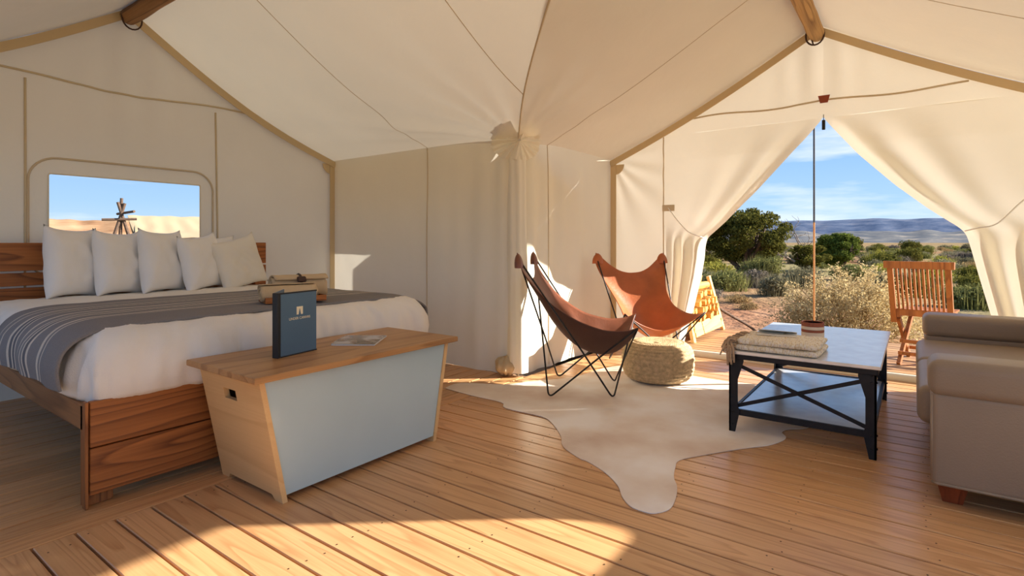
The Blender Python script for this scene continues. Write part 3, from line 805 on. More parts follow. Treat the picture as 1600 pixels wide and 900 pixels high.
# ------------------------------------------------------------------ bed
BL, BR, BF, BH = 0.754, 2.66, 2.615, 4.74            # bed frame: left, right, foot, head
bed = thing('bed_frame', ((BL + BR) / 2, (BF + BH) / 2, 0), 'redwood platform bed frame with a slatted headboard', 'bed')
part('foot_board', MB().box(BL + .012, BR - .012, BF, BF + .030, .238, .418, .003), M['bed'], bed)
part('foot_board', MB().box(BL + .012, BR - .012, BF, BF + .030, .050, .232, .003), M['bed'], bed)
part('side_rail', MB().box(BL, BL + .030, BF + .028, BH - .05, .300, .402, .003), M['bedy'], bed)
part('side_rail', MB().box(BR - .030, BR, BF + .028, BH - .05, .300, .402, .003), M['bedy'], bed)
for x0, x1 in ((BL, BL + .10), (BR - .10, BR)):
    part('leg', MB().box(x0, x1, BF + .032, BF + .070, 0, .40, .003), M['bedz'], bed)
for x0 in (BL - .005, BR - .007):
    part('corner_post', MB().box(x0, x0 + .012, BF - .002, BF + .032, 0, .42, .002), M['bedz'], bed)
for x0, x1 in ((BL + .06, BL + .10), (BR - .10, BR - .06)):
    part('leg', MB().box(x0, x1, BH - .08, BH - .03, 0, .86, .003), M['bedz'], bed)
for z0, z1 in ((.860, 1.044), (.762, .846), (.66, .748), (.52, .646)):
    part('headboard_slat', MB().box(BL - .13, BR + .03, BH - .030, BH, z0, z1, .003), M['bed'], bed)
part('slat_base', MB().box(BL + .03, BR - .03, BF + .05, BH - .05, .36, .40), M['bedy'], bed)

# duvet-wrapped mattress: stacked rounded rectangles
def rr_outline(x0, x1, y0, y1, r, n):
    w, h = x1 - x0, y1 - y0; r = min(r, w / 2 - .001, h / 2 - .001)
    per = [w - 2 * r, pi / 2 * r, h - 2 * r, pi / 2 * r, w - 2 * r, pi / 2 * r, h - 2 * r, pi / 2 * r]; tot = sum(per); out = []
    for i in range(n):
        d = tot * i / n; k = 0
        while d > per[k] and k < 7: d -= per[k]; k += 1
        t = d / per[k] if per[k] else 0
        if k == 0: p = (x0 + r + t * (w - 2 * r), y0, 0, -1)
        elif k == 2: p = (x1, y0 + r + t * (h - 2 * r), 1, 0)
        elif k == 4: p = (x1 - r - t * (w - 2 * r), y1, 0, 1)
        elif k == 6: p = (x0, y1 - r - t * (h - 2 * r), -1, 0)
        else:
            c, a0 = {1: ((x1 - r, y0 + r), -pi / 2), 3: ((x1 - r, y1 - r), 0), 5: ((x0 + r, y1 - r), pi / 2), 7: ((x0 + r, y0 + r), pi)}[k]
            a = a0 + t * pi / 2; p = (c[0] + r * cos(a), c[1] + r * sin(a), cos(a), sin(a))
        out.append(p)
    return out
def soft_slab(x0, x1, y0, y1, profile, n, r, wr=0.012, seed=0, fq=7):
    m = MB(); rings = []
    for (ins, z, w) in profile:
        ring = []
        for i, (px, py, nx_, ny_) in enumerate(rr_outline(x0 + ins, x1 - ins, y0 + ins, y1 - ins, max(r - ins * .5, .01), n)):
            d = wr * w * (nz(px * fq + seed, py * fq, z * 1.6) + .5 * nz(px * fq * 2.6, py * fq * 2.6 + seed, z * 3) + .35 * (1 - abs(nz(px * fq * 1.7 + z * 2, py * fq * 1.7, seed + 3)) * 4))
            ring.append((px + nx_ * d, py + ny_ * d, z + .6 * d * (1 if z > .5 else .5)))
        rings.append(ring)
    vs = [p for rg in rings for p in rg]; fs = []
    for j in range(len(rings) - 1):
        for i in range(n):
            i2 = (i + 1) % n; fs.append((j * n + i, j * n + i2, (j + 1) * n + i2, (j + 1) * n + i))
    fs.append(tuple((len(rings) - 1) * n + i for i in range(n))); fs.append(tuple(range(n - 1, -1, -1)))
    return m.add(vs, fs)
mp_ = [(.10, .405, .2), (.015, .400, 1), (-.012, .43, 2.2), (-.016, .49, 2.2), (-.010, .55, 1.8), (.004, .60, 1.3), (.026, .640, 1), (.060, .668, .8), (.11, .684, .7), (.2, .690, .6), (.35, .694, .6), (.5, .696, .6), (.7, .697, .4), (.9, .697, .2)]
duvet = tag(part('duvet', soft_slab(BL, BR, BF - .005, BH - .06, mp_, 420, .10, wr=.016), M['linen'], None, smooth=True), 'off-white duvet covering the mattress on the bed', 'duvet')

# striped blanket across the foot of the bed
cross = catmull([(.712, .455), (.705, .53), (.722, .600), (.760, .655), (.82, .690), (.95, .7055), (1.3, .7085), (1.7, .7095), (2.1, .7085), (2.45, .7055), (2.57, .690), (2.645, .655), (2.690, .595), (2.705, .52), (2.700, .42)] if False else
                [(.712, 0, .455), (.705, 0, .53), (.722, 0, .600), (.760, 0, .655), (.82, 0, .690), (.95, 0, .7055), (1.3, 0, .7085), (1.7, 0, .7095), (2.1, 0, .7085), (2.45, 0, .7055), (2.57, 0, .690), (2.645, 0, .655), (2.690, 0, .595), (2.705, 0, .52), (2.700, 0, .42)], 9)
def blanket_pt(u, v):
    f = u * (len(cross) - 1); i = min(int(f), len(cross) - 2); p = cross[i].lerp(cross[i + 1], f - i)
    y = lerp(3.77, 2.73, v) + .02 * sin(u * 5) + .012 * nz(u * 9, 0, 2)
    top = clamp((p.z - .6) * 10)
    foot = (smooth01((2.86 - y) / .16)) * .018 * top
    hang = 1 - top
    dx = hang * (.010 * sin(v * 18 + 1) + .008 * nz(v * 6, u * 8, 3)) - .006 * hang
    if p.x > 1.6: dx = -dx + .010 * hang
    return (p.x + dx - (.010 if p.x < 1 else -.010) * hang, y, p.z - foot + .004 * nz(p.x * 5, y * 5, 7) * top)
mbk = MB().grid(blanket_pt, 130, 46)
me = mbk.mesh('blanket', M['blanket'], True)
uv = me.uv_layers.new(name='UVMap'); w_ = 131
for lp in me.loops:
    i = lp.vertex_index; uv.data[lp.index].uv = ((i % w_) / 130, (i // w_) / 46)
blk = tag(link('throw_blanket', me), 'grey blanket with cream stripes laid across the foot of the bed', 'blanket')
so = blk.modifiers.new('thickness', 'SOLIDIFY'); so.thickness = 0.010; so.offset = 1

# pillows
def pillow_mesh(name, W, Hh, T, mat, seed, flange=0.0, sq=4.0):
    def fn(side):
        def f(u, v):
            a, b = 2 * u - 1, 2 * v - 1
            t = T / 2 * max(0.0, (1 - abs(a) ** sq)) ** .55 * max(0.0, (1 - abs(b) ** sq)) ** .55
            x = W / 2 * a * (1 - .07 * (1 - b * b) * abs(a) ** 2) ; z = Hh / 2 * b * (1 - .06 * (1 - a * a) * abs(b) ** 2)
            e = min(1 - abs(a), 1 - abs(b))
            wrk = (.010 * nz(a * 3 + seed, b * 3, side) + .007 * sin((a * 1.2 + b) * 8 + seed) * math.exp(-((a - .6) ** 2 + (b - .2) ** 2) * 2)) * clamp(e * 5)
            corner = .02 * (abs(a) * abs(b)) ** 4
            return (x, -side * (t + wrk) , Hh / 2 + z + corner * (1 if b > 0 else -1))
        return f
    m = MB(); m.grid(fn(1), 28, 28); m.grid(fn(-1), 28, 28)
    me = m.mesh(name, mat, True)
    bm = bmesh.new(); bm.from_mesh(me); bmesh.ops.remove_doubles(bm, verts=bm.verts, dist=.0008); bmesh.ops.recalc_face_normals(bm, faces=bm.faces); bm.to_mesh(me); bm.free()
    return me
def pillow(loc, W, Hh, T, yaw, lean, roll, mat, label, seed):
    o = link('pillow', pillow_mesh('pillow', W, Hh, T, mat, seed), None, loc)
    o.rotation_euler = (lean, roll, yaw)
    return tag(o, label, 'pillow', 'pillows along the headboard')
PZ = .690
pillow((1.42, 4.60, PZ), .62, .42, .13, 0.0, -.14, 0, M['pillow'], 'white pillow leaning on the left half of the headboard, behind the others', 1)
pillow((2.06, 4.60, PZ), .62, .40, .13, 0.0, -.14, 0, M['pillow'], 'white pillow leaning on the right half of the headboard, behind the others', 2)
pillow((1.215, 4.46, PZ), .36, .45, .15, .45, -.10, .05, M['pillow'], 'leftmost white pillow standing in the front row on the bed', 3)
pillow((1.475, 4.44, PZ), .36, .43, .15, .45, -.12, .04, M['pillow'], 'second white pillow from the left in the front row', 4)
pillow((1.745, 4.42, PZ), .38, .44, .15, .45, -.12, .03, M['pillow'], 'plump white pillow in the middle of the front row', 5)
pillow((2.03, 4.40, PZ), .38, .41, .14, .45, -.14, -.10, M['pillow'], 'white pillow second from the right, leaning aside', 6)
pillow((2.34, 4.38, PZ), .42, .40, .12, .20, -.20, -.22, M['sham'], 'flat cream pillow tilted at the right end of the row', 7)

# tan towels rolled on a small wooden tray
TY = -.30
tray = thing('tray', (1.80, 2.87, .712), 'small brown wooden tray on the striped blanket', 'tray', rz=TY)
m = MB().box(-.165, .165, -.085, .085, 0, .008, .002)
part('base', m, M['traywood'], tray, world=False)
for nm, b_ in (('side', (-.165, .165, -.085, -.075, .008, .032)), ('side', (-.165, .165, .075, .085, .008, .032)), ('end', (-.165, -.155, -.075, .075, .008, .032)), ('end', (.155, .165, -.075, .075, .008, .032))):
    part(nm, MB().box(*b_, .002), M['traywood'], tray, world=False)
def towel_roll(L, R0, seed):
    m = MB(); N = 96; turns = 3.2
    def prof_pt(t):
        a = t * turns * 2 * pi; r = R0 * (.18 + .82 * t) ; return r * cos(a), r * sin(a)
    def f(u, v):
        y, z = prof_pt(v); x = lerp(-L / 2, L / 2, u) + .006 * sin(v * 30 + seed)
        k = 1 + .05 * nz(u * 4 + seed, v * 9)
        return (x, y * k, z * k)
    return m.grid(f, 16, N)
def towel(loc, L, R0, rz, seed, label):
    o = link('rolled_towel', towel_roll(L, R0, seed).mesh('rolled_towel', M['towel'], True), None, loc); o.rotation_euler = (0.4 * seed, 0, rz)
    s = o.modifiers.new('thickness', 'SOLIDIFY'); s.thickness = .006; s.offset = -1
    tag(o, label, 'towel', 'rolled towels on the tray'); return o
c_, s_ = cos(TY), sin(TY)
t1 = towel((1.80 - .035 * (-s_) - .03, 2.87 - .035 * c_ + .01, .712 + .055), .30, .045, TY, 1, 'tan rolled towel in front on the tray, its coiled end showing')
t2 = towel((1.80 + .05 * (-s_) + .05, 2.87 + .045 * c_, .712 + .078), .30, .066, TY, 3, 'thicker tan rolled towel at the back of the tray')
link('strap', MB().tube(ring_pts((0, 0, 0), .070, 'x', 20, 1.0), .008, 6, closed=True).mesh('strap', M['strap'], True), t2).rotation_euler = (0, 0, 0)
link('knot', MB().obox((0, 0, 0), (.05, .035, .02), None, .006).mesh('knot', M['strap']), t2, (0, .02, .072)).rotation_euler = (-.3, 0, 0)

# ------------------------------------------------------------------ storage trunk at the foot of the bed
trunk = thing('storage_trunk', (1.66, 2.27, 0), 'storage chest with pale wooden ends and a blue-grey front, at the foot of the bed', 'trunk')
TZ = .510
def side_panel(xb, xt, th, sg, hole):
    """a slanted end board; xb/xt = outer face X at floor / at top"""
    X = lambda z: xb + (xt - xb) * z / TZ
    m = MB()
    # outline in (y, z): two feet with a shallow arch between them
    y0, y1 = 2.040, 2.525
    ys = [y0, y0 + .055, y0 + .075, y1 - .075, y1 - .055, y1]
    zb = [0, 0, .022, .022, 0, 0]
    hy0, hy1, hz0, hz1 = 2.245, 2.345, .395, .440
    def quad(pts):
        vs = [(X(z), y, z) for y, z in pts] + [(X(z) + sg * th, y, z) for y, z in pts]; n = len(pts)
        fs = [tuple(range(n)), tuple(range(2 * n - 1, n - 1, -1))] + [(i, (i + 1) % n, n + (i + 1) % n, n + i) for i in range(n)]
        m.add(vs, fs)
    if hole:
        quad([(ys[i], zb[i]) for i in range(6)] + [(y1, hz0), (hy1, hz0), (hy0, hz0), (y0, hz0)])
        quad([(y0, hz0), (hy0, hz0), (hy0, hz1), (y0, hz1)]); quad([(hy1, hz0), (y1, hz0), (y1, hz1), (hy1, hz1)])
        quad([(y0, hz1), (hy0, hz1), (hy1, hz1), (y1, hz1), (y1, TZ), (y0, TZ)])
    else:
        quad([(ys[i], zb[i]) for i in range(6)] + [(y1, TZ), (y0, TZ)])
    return m
e1 = part('end_panel', side_panel(1.236, 1.135, .022, 1, True), M['ply'], trunk, fix=True)
part('end_panel', side_panel(2.110, 2.205, .022, -1, False), M['ply'], trunk)
part('slot_shade', MB().box(1.215, 1.222, 2.240, 2.350, .385, .450), M['black'], e1)  # black plate behind the hand hole, standing in for its shade
Xl = lambda z: 1.258 - .100 * z / TZ; Xr = lambda z: 2.088 + .096 * z / TZ
m = MB(); zb_, zt_ = .028, TZ - .004
for yy in (2.046, 2.062):
    pass
m.add([(Xl(zb_), 2.046, zb_), (Xr(zb_), 2.046, zb_), (Xr(zt_), 2.046, zt_), (Xl(zt_), 2.046, zt_), (Xl(zb_), 2.062, zb_), (Xr(zb_), 2.062, zb_), (Xr(zt_), 2.062, zt_), (Xl(zt_), 2.062, zt_)],
      [(0, 1, 2, 3), (7, 6, 5, 4), (0, 4, 5, 1), (1, 5, 6, 2), (2, 6, 7, 3), (3, 7, 4, 0)])
tag(part('front_panel', m, M['panel'], trunk), 'pale blue-grey painted front panel')
m = MB().add([(Xl(zb_), 2.50, zb_), (Xr(zb_), 2.50, zb_), (Xr(zt_), 2.50, zt_), (Xl(zt_), 2.50, zt_), (Xl(zb_), 2.518, zb_), (Xr(zb_), 2.518, zb_), (Xr(zt_), 2.518, zt_), (Xl(zt_), 2.518, zt_)],
      [(0, 1, 2, 3), (7, 6, 5, 4), (0, 4, 5, 1), (1, 5, 6, 2), (2, 6, 7, 3), (3, 7, 4, 0)])
part('back_panel', m, M['ply'], trunk)
part('bottom', MB().box(1.262, 2.084, 2.064, 2.498, .028, .042), M['ply'], trunk)
part('lid', MB().box(1.098, 2.240, 2.000, 2.565, TZ, TZ + .026, .003), M['lid'], trunk)

# folder standing on the lid
LZ = TZ + .026
FW, FH = .222, .287
fold = thing('folder', (1.345, 2.262, LZ), 'slate-blue folder with a tent emblem standing open on the trunk', 'folder', rz=math.radians(10))
part('front_cover', MB().box(.014, FW, -.004, .004, 0, FH, .0015), M['folder'], fold, world=False)
part('spine', MB().box(-.004, .014, -.005, .030, 0, FH, .002), M['folderd'], fold, world=False)
Mr = Matrix.Rotation(math.radians(38), 4, 'Z')
part('back_cover', MB().obox(Mr @ Vector((FW / 2, .0, FH / 2)) + Vector((.004, .028, 0)), (FW - .01, .006, FH), Mr.to_3x3(), .001), M['folder'], fold, world=False)
Mp = Matrix.Rotation(math.radians(12), 4, 'Z')
part('page', MB().obox(Mp @ Vector((FW / 2 - .004, .0, FH / 2)) + Vector((.006, .012, 0)), (FW - .02, .004, FH - .012), Mp.to_3x3(), 0), M['paper'], fold, world=False)
for z0, z1 in ((0, .006), (FH - .006, FH)):
    part('edge_trim', MB().box(.014, FW + .001, -.0052, .0045, z0, z1), M['folderd'], fold, world=False)
def text_mesh(body, size, name):
    cu = bpy.data.curves.new(name, 'FONT'); cu.body = body; cu.size = size; cu.align_x = 'CENTER'; cu.extrude = .0003
    o = bpy.data.objects.new(name, cu); COL.objects.link(o)
    dg = bpy.context.evaluated_depsgraph_get(); me = bpy.data.meshes.new_from_object(o.evaluated_get(dg))
    bpy.data.objects.remove(o); me.materials.clear(); me.materials.append(M['print']); return me
o = link('lettering', text_mesh('UNDER CANVAS', .0165, 'lettering'), fold, (.120, -.0045, .160)); o.rotation_euler = (pi / 2, 0, 0)
# emblem: a cream square whose middle is cut out as a tent doorway
ex, ez, es = .120, .200, .018
m = MB()
sq = lambda pts: m.prism([(ex + a * es, ez + b * es) for a, b in pts], 'y', -.0048, -.0042)
sq([(-1, -1), (-.38, -1), (-.12, .25), (-.3, 1), (-1, 1)]); sq([(1, -1), (1, 1), (.3, 1), (.12, .25), (.38, -1)]); sq([(-.3, 1), (-.12, .25), (0, .62), (.12, .25), (.3, 1)])
part('emblem', m, M['print'], fold, world=False)

# brochure lying on the lid
br = thing('brochure', (1.838, 2.32, LZ), 'thin brochure with a dark photo cover lying on the trunk', 'brochure', rz=math.radians(36))
part('pages', MB().box(-.130, .130, -.108, .108, 0, .006, .001), M['paper'], br, world=False)
part('cover', MB().grid(lambda u, v: (lerp(-.132, .132, u), lerp(-.110, .110, v), .0075 + .004 * sin(pi * u)), 10, 4), M['cover'], br, smooth=True, world=False)
br.children[1].modifiers.new('thickness', 'SOLIDIFY').thickness = .001

# ------------------------------------------------------------------ cowhide rug
RUG = [(2.891, 2.709), (2.862, 2.444), (2.854, 2.174), (2.771, 2.076), (2.764, 1.806), (2.703, 1.692), (2.552, 1.54), (2.424, 1.448), (2.34, 1.308), (2.329, 1.257), (2.265, 1.134), (2.178, 1.03), (2.091, 0.968), (2.034, 0.906), (2.024, 0.849), (2.035, 0.809), (2.098, 0.774), (2.192, 0.782), (2.311, 0.816), (2.397, 0.861), (2.503, 0.893), (2.604, 0.907), (2.737, 0.833), (2.937, 0.701), (3.061, 0.606), (3.174, 0.56), (3.249, 0.554), (3.313, 0.585), (3.391, 0.566), (3.474, 0.488), (3.704, 0.42), (3.939, 0.412), (4.154, 0.546), (4.226, 0.713), (4.316, 0.941), (4.282, 1.113), (4.30, 1.436), (4.40, 1.786), (4.20, 2.05), (3.741, 2.119), (3.585, 2.198), (3.421, 2.323), (3.233, 2.422), (3.067, 2.712)]
def rug_mesh():
    pts = catmull([(p[0], p[1], 0) for p in RUG] + [(RUG[0][0], RUG[0][1], 0)], 4)[:-1]
    c = Vector((3.15, 1.35, 0)); n = len(pts); vs = []; fs = []; R = 24
    for j in range(R + 1):
        t = 1 - j / R
        for p in pts:
            q = c.lerp(p, t)
            z = .0065 + .004 * (nz(q.x * 3, q.y * 3) + .6) * clamp(j * .4)
            fold_ = math.exp(-((q.y - 1.45 - (q.x - 2.9) * .30 + .03 * sin(q.x * 7)) / .022) ** 2) * .010 * clamp((q.x - 2.72) * 4) * clamp((4.1 - q.x) * 4)
            vs.append((q.x, q.y, z + fold_ if j else .0045))
    for j in range(R):
        for i in range(n):
            i2 = (i + 1) % n; fs.append((j * n + i, j * n + i2, (j + 1) * n + i2, (j + 1) * n + i))
    o = len(vs); vs += [(p.x, p.y, .0012) for p in pts]
    for i in range(n): fs.append((o + i, o + (i + 1) % n, (i + 1) % n, i))
    return MB().add(vs, fs)
tag(part('cowhide_rug', rug_mesh(), M['hide'], None, smooth='auto'), 'cream cowhide rug spread on the board floor', 'rug')
RT = .012     # furniture that stands on the hide

# ------------------------------------------------------------------ butterfly chairs
def butterfly(name, loc, rz, mats, label, S=1.0):
    t = thing(name, loc, label, 'chair', rz=rz, group='leather butterfly chairs')
    P = lambda x, y, z: Vector((x * S, y * S, z * S))
    tip = {'BL': P(-.345, -.42, .950), 'BR': P(.345, -.42, .950), 'FL': P(-.36, .38, .50), 'FR': P(.36, .38, .50)}
    fo = {'bl': P(-.29, -.22, .006), 'br': P(.29, -.22, .006), 'fl': P(-.23, .22, .006), 'fr': P(.23, .22, .006)}
    for fk, (a, b) in {'fl': ('BL', 'FR'), 'fr': ('BR', 'FL'), 'bl': ('BR', 'FL'), 'br': ('BL', 'FR')}.items():
        # each floor bend carries two rods: one to the back tip and one to the front tip
        pa_, pb_ = {'fl': ('BL', 'FR'), 'fr': ('BR', 'FL'), 'bl': ('BR', 'FL'), 'br': ('BL', 'FR')}[fk]
        A, B, F = tip[pa_], tip[pb_], fo[fk]
        da, db = (A - F).normalized(), (B - F).normalized(); r = .05
        pts = [A.lerp(F, k / 6) for k in range(6)]
        a0, b0 = F + da * r, F + db * r
        for k in range(9):
            q = k / 8; pts.append(a0 * (1 - q) ** 2 + F * 2 * q * (1 - q) + b0 * q * q)
        pts += [F.lerp(B, (k + 1) / 6) for k in range(6)]
        low = min(p.z for p in pts)
        pts = [p + Vector((0, 0, (.0065 - low) * clamp(1 - p.z / .3))) for p in pts]
        link('rod', MB().tube(pts, .0060, 8).mesh('rod', M['blackrod'], True), t)
    mid = lambda a, b: (a + b) / 2
    side = catmull([(.352, -.430, .985), (.362, -.405, .90), (.335, -.345, .80), (.283, -.22, .655), (.262, -.04, .535), (.29, .14, .475), (.335, .29, .475), (.362, .385, .505)], 5)
    cen = catmull([(0, -.375, .800), (0, -.35, .73), (0, -.30, .63), (0, -.205, .46), (0, -.065, .32), (0, .10, .255), (0, .23, .275), (0, .315, .345)], 5)
    n = len(side) - 1
    def f(u, v):
        i = min(int(v * n), n - 1); fr = v * n - i
        s = side[i].lerp(side[i + 1], fr); c = cen[i].lerp(cen[i + 1], fr); a = 2 * u - 1
        k = lerp(abs(a) ** 1.75, 1 - (1 - abs(a) ** 2.4) ** 1.5, clamp(1 - v * 3.5))
        p = Vector((s.x * a, lerp(c.y, s.y, k), lerp(c.z, s.z, k)))
        end = max(0, abs(a) - .86) / .14
        if v < .12 or v > .9: p.z += .010 * end * (1 if v < .5 else 0) 
        p.z += .006 * sin(v * 40) * math.exp(-((abs(a) - .72) / .2) ** 2) * (1 if .45 < v < .8 else .2)
        p += Vector((0, 0, .004 * nz(a * 4, v * 5, 2)))
        return p * S
    sl = link('leather_sling', MB().grid(f, 44, 40).mesh('leather_sling', list(mats), True), t)
    sd = sl.modifiers.new('thickness', 'SOLIDIFY'); sd.thickness = .006; sd.offset = 0; sd.material_offset = 1
    for sx in (-1, 1):      # pockets that slip over the back tips
        m = MB()
        def pk(u, v):
            a = 2 * pi * u; b = pi / 2 * v
            return Vector((sx * .332, -.418, .905)) + Vector((.058 * cos(a) * cos(b), .032 * sin(a) * cos(b) - .010 * sin(b), .085 * sin(b) - .015 * (1 - v)))
        m.grid(lambda u, v: pk(u, v) * S, 16, 8, closed_u=True)
        link('tip_pocket', m.mesh('tip_pocket', mats[0], True), t)
    for a, b in (((-.31, -.02, .36), 0), ((.31, -.02, .36), 0)):
        pass
    for q in (0.52, .3):
        pass
    return t
def yaw_of(fx, fy): return math.atan2(fy, fx) - pi / 2
butterfly('butterfly_chair', (3.47, 1.905, RT), yaw_of(.42, -.907), (M['leather2'], M['leatherd']), 'dark brown leather butterfly chair seen side-on, nearer the bed', .97)
butterfly('butterfly_chair', (4.53, 1.86, .004), yaw_of(-.70, -.71), (M['leather'], M['leather']), 'tan leather butterfly chair facing the room beside the door', .95)

# ------------------------------------------------------------------ jute pouf
def pouf_mesh():
    pr = []; N = 14; R = .262; Hh = .285
    for k in range(N):                               # coils of the side
        for q in range(5):
            f = (k + q / 5) / N; a = lerp(-pi / 2, pi / 2, f)
            r = R * (abs(cos(a)) ** .26) if f > .0 else R * .5
            z = Hh / 2 + Hh / 2 * math.copysign(abs(sin(a)) ** .85, sin(a))
            b = .0075 * sin(pi * q / 5)
            pr.append((max(r, .02) + b * (1 if abs(a) < 1.2 else .3), z + (b if a > 1.2 else 0)))
    pr.append((.015, Hh - .012))
    return MB().lathe(pr, 64, fn=lambda r, z, a: r * (1 + .012 * nz(cos(a) * 2, sin(a) * 2, z * 6)) + .0016 * sin(a * 46 + z * 260))
pf = thing('pouf', (4.02, 1.57, RT), 'round braided jute pouf on the rug between the chairs and table', 'pouf')
link('body', pouf_mesh().mesh('body', M['jute'], True, True), pf)
part('button', MB().lathe([(.02, .268), (.03, .274), (.018, .280), (.001, .281)], 20), M['jute'], pf, smooth=True, world=False)

# ------------------------------------------------------------------ coffee table
ct = thing('coffee_table', (3.77, .485, 0), 'low industrial coffee table with a zinc top and black crossed steel braces', 'table')
X0, X1, Y0, Y1, TT = 3.14, 4.44, .125, .845, .455
part('tabletop', MB().box(X0, X1, Y0, Y1, TT - .018, TT, .003), M['tabletop'], ct)
part('top_frame', MB().box(X0 + .012, X1 - .012, Y0 + .012, Y1 - .012, TT - .046, TT - .0185, .002), M['steel'], ct)
sh = part('shelf', MB().box(X0 + .05, X1 - .05, Y0 + .045, Y1 - .045, .112, .126, .002), M['tabletop'], ct)
sf = MB()
for b_ in ((X0 + .04, X1 - .04, Y0 + .030, Y0 + .0449), (X0 + .04, X1 - .04, Y1 - .0449, Y1 - .030), (X0 + .035, X0 + .0499, Y0 + .030, Y1 - .030), (X1 - .0499, X1 - .035, Y0 + .030, Y1 - .030)):
    sf.box(b_[0], b_[1], b_[2], b_[3], .098, .131)
part('shelf_frame', sf, M['steel'], sh)
for ix, x in enumerate((X0 + .02, X1 - .02)):
    for iy, y in enumerate((Y0 + .02, Y1 - .02)):
        sx = 1 if ix == 0 else -1; sy = 1 if iy == 0 else -1
        w, th = .045, .008
        m = MB()
        # angle-iron leg: two flanges, widening at the foot and under the top
        def flange(ax):
            prof_ = [(0, 0), (.030, 0), (.055, .125), (w, .15), (w, TT - .16), (.075, TT - .06), (.075, TT - .02), (0, TT - .02)]
            if ax == 'x': m.prism([(x + sx * p[0], p[1]) for p in prof_], 'y', y, y + sy * th)
            else: m.prism([(y + sy * p[0], p[1]) for p in prof_], 'x', x, x + sx * th)
        flange('x'); flange('y')
        lg = part('leg', m, M['steel'], ct)
        bo = MB()
        for zz in (.05, .115, TT - .05, TT - .085):
            bo.obox((x - sx * .002, y + sy * .02, zz), (.006, .010, .010), None, .002); bo.obox((x + sx * .02, y - sy * .002, zz), (.010, .006, .010), None, .002)
        tag(part('bolt', bo, M['steel'], lg), kind='stuff')
for x in (X0 + .034, X1 - .040):
    for a, b in (((Y0 + .05, .145), (Y1 - .05, TT - .075)), ((Y1 - .05, .145), (Y0 + .05, TT - .075))):
        d = Vector((0, b[0] - a[0], b[1] - a[1])); L = d.length; ang = math.atan2(d.z, d.y)
        off = 0 if a[0] < .5 else .007
        part('cross_brace', MB().obox((x + off, (a[0] + b[0]) / 2, (a[1] + b[1]) / 2), (.006, L, .020), Matrix.Rotation(ang, 3, 'X'), .001), M['steel'], ct)
    part('brace_bolt', MB().lathe([(.009, -.006), (.009, .004), (.001, .006)], 12), M['steel'], ct, world=False).location = (x - 3.77, 0, (.145 + TT - .075) / 2)

# folded throw with a fringe, a card on it, and the striped candle
thr = thing('folded_throw', (3.35, .60, TT), 'folded cream woven throw with tan fringe on the coffee table', 'throw')
def slab(x0, x1, y0, y1, z0, z1, seed):
    prf = [(.03, z0, .2), (.006, z0 + .004, .6), (0, (z0 + z1) / 2, 1), (.006, z1 - .006, 1), (.03, z1, .8), (.09, z1 + .002, .6), (.14, z1 + .002, .3)]
    return soft_slab(x0, x1, y0, y1, prf, 150, .03, wr=.012, seed=seed, fq=11)
part('lower_fold', slab(3.16, 3.52, .385, .80, TT + .001, TT + .034, 1), M['throw'], thr, smooth=True)
part('upper_fold', slab(3.165, 3.51, .39, .79, TT + .034, TT + .066, 5), M['throw'], thr, smooth=True)
m = MB()
for k in range(46):
    x = lerp(3.15, 3.52, rnd.random()); z = TT + rnd.uniform(.02, .064); L = rnd.uniform(.07, .12)
    frontish = x < 3.26
    y = .79; dx = rnd.uniform(-.02, .02)
    pts = [(x, y, z), (x + dx * .3 - (.03 if frontish else 0), y + L * .4, z + .004), (x + dx - (.05 if frontish else 0), y + L * (.5 if frontish else .8), max(z - .03, TT + .007) if not frontish else z - .015), (x + dx - (.09 if frontish else 0), y + L * (.5 if frontish else 1.0), (TT + .006) if not frontish else z - .03)]
    if frontish and rnd.random() < .7:
        pts = [(x, y, z), (x - .03, y + .03, z + .004), (3.125, y + .02 + dx, TT + .012), (3.118, y + .015 + dx, TT - .03 - rnd.random() * .05)]
    pts = [(p[0], min(p[1], .845) if p[0] > 3.13 else p[1], p[2]) for p in pts]
    m.tube(catmull(pts, 4), rnd.uniform(.004, .0065), 5)
tag(part('fringe', m, M['fringe'], thr, smooth=True), kind='stuff')
card = thing('card', (3.42, .63, TT + .0705), 'white folded card lying on the throw', 'card', rz=.12)
part('leaf', MB().box(-.075, .075, -.10, .10, 0, .0012), M['paper'], card, world=False)
part('leaf', MB().add([(.075, -.10, .001), (.075, .10, .001), (-.05, .10, .028), (-.05, -.10, .024), (.075, -.10, .002), (.075, .10, .002), (-.05, .10, .029), (-.05, -.10, .025)], [(0, 1, 2, 3), (7, 6, 5, 4), (0, 4, 5, 1), (1, 5, 6, 2), (2, 6, 7, 3), (3, 7, 4, 0)]), M['paper'], card, world=False)
can = thing('candle', (3.90, .513, TT), 'terracotta and cream striped candle pot on the coffee table', 'candle')
for k, (z0, z1, mt) in enumerate(((0, .032, 'cream'), (.032, .048, 'terracotta'), (.048, .068, 'cream'), (.068, .090, 'terracotta'))):
    part('pot_band', MB().lathe([(.062, z0), (.064, z0 + .002), (.064, z1 - .001), (.062, z1)], 40), M[mt], can, smooth='auto', world=False)
part('rim', MB().lathe([(.063, .0895), (.064, .094), (.059, .094), (.057, .090)], 40), M['terracotta'], can, smooth='auto', world=False)
part('wick', MB().tube([(0, 0, .09), (.002, 0, .104)], .0018, 6), M['black'], can, world=False)

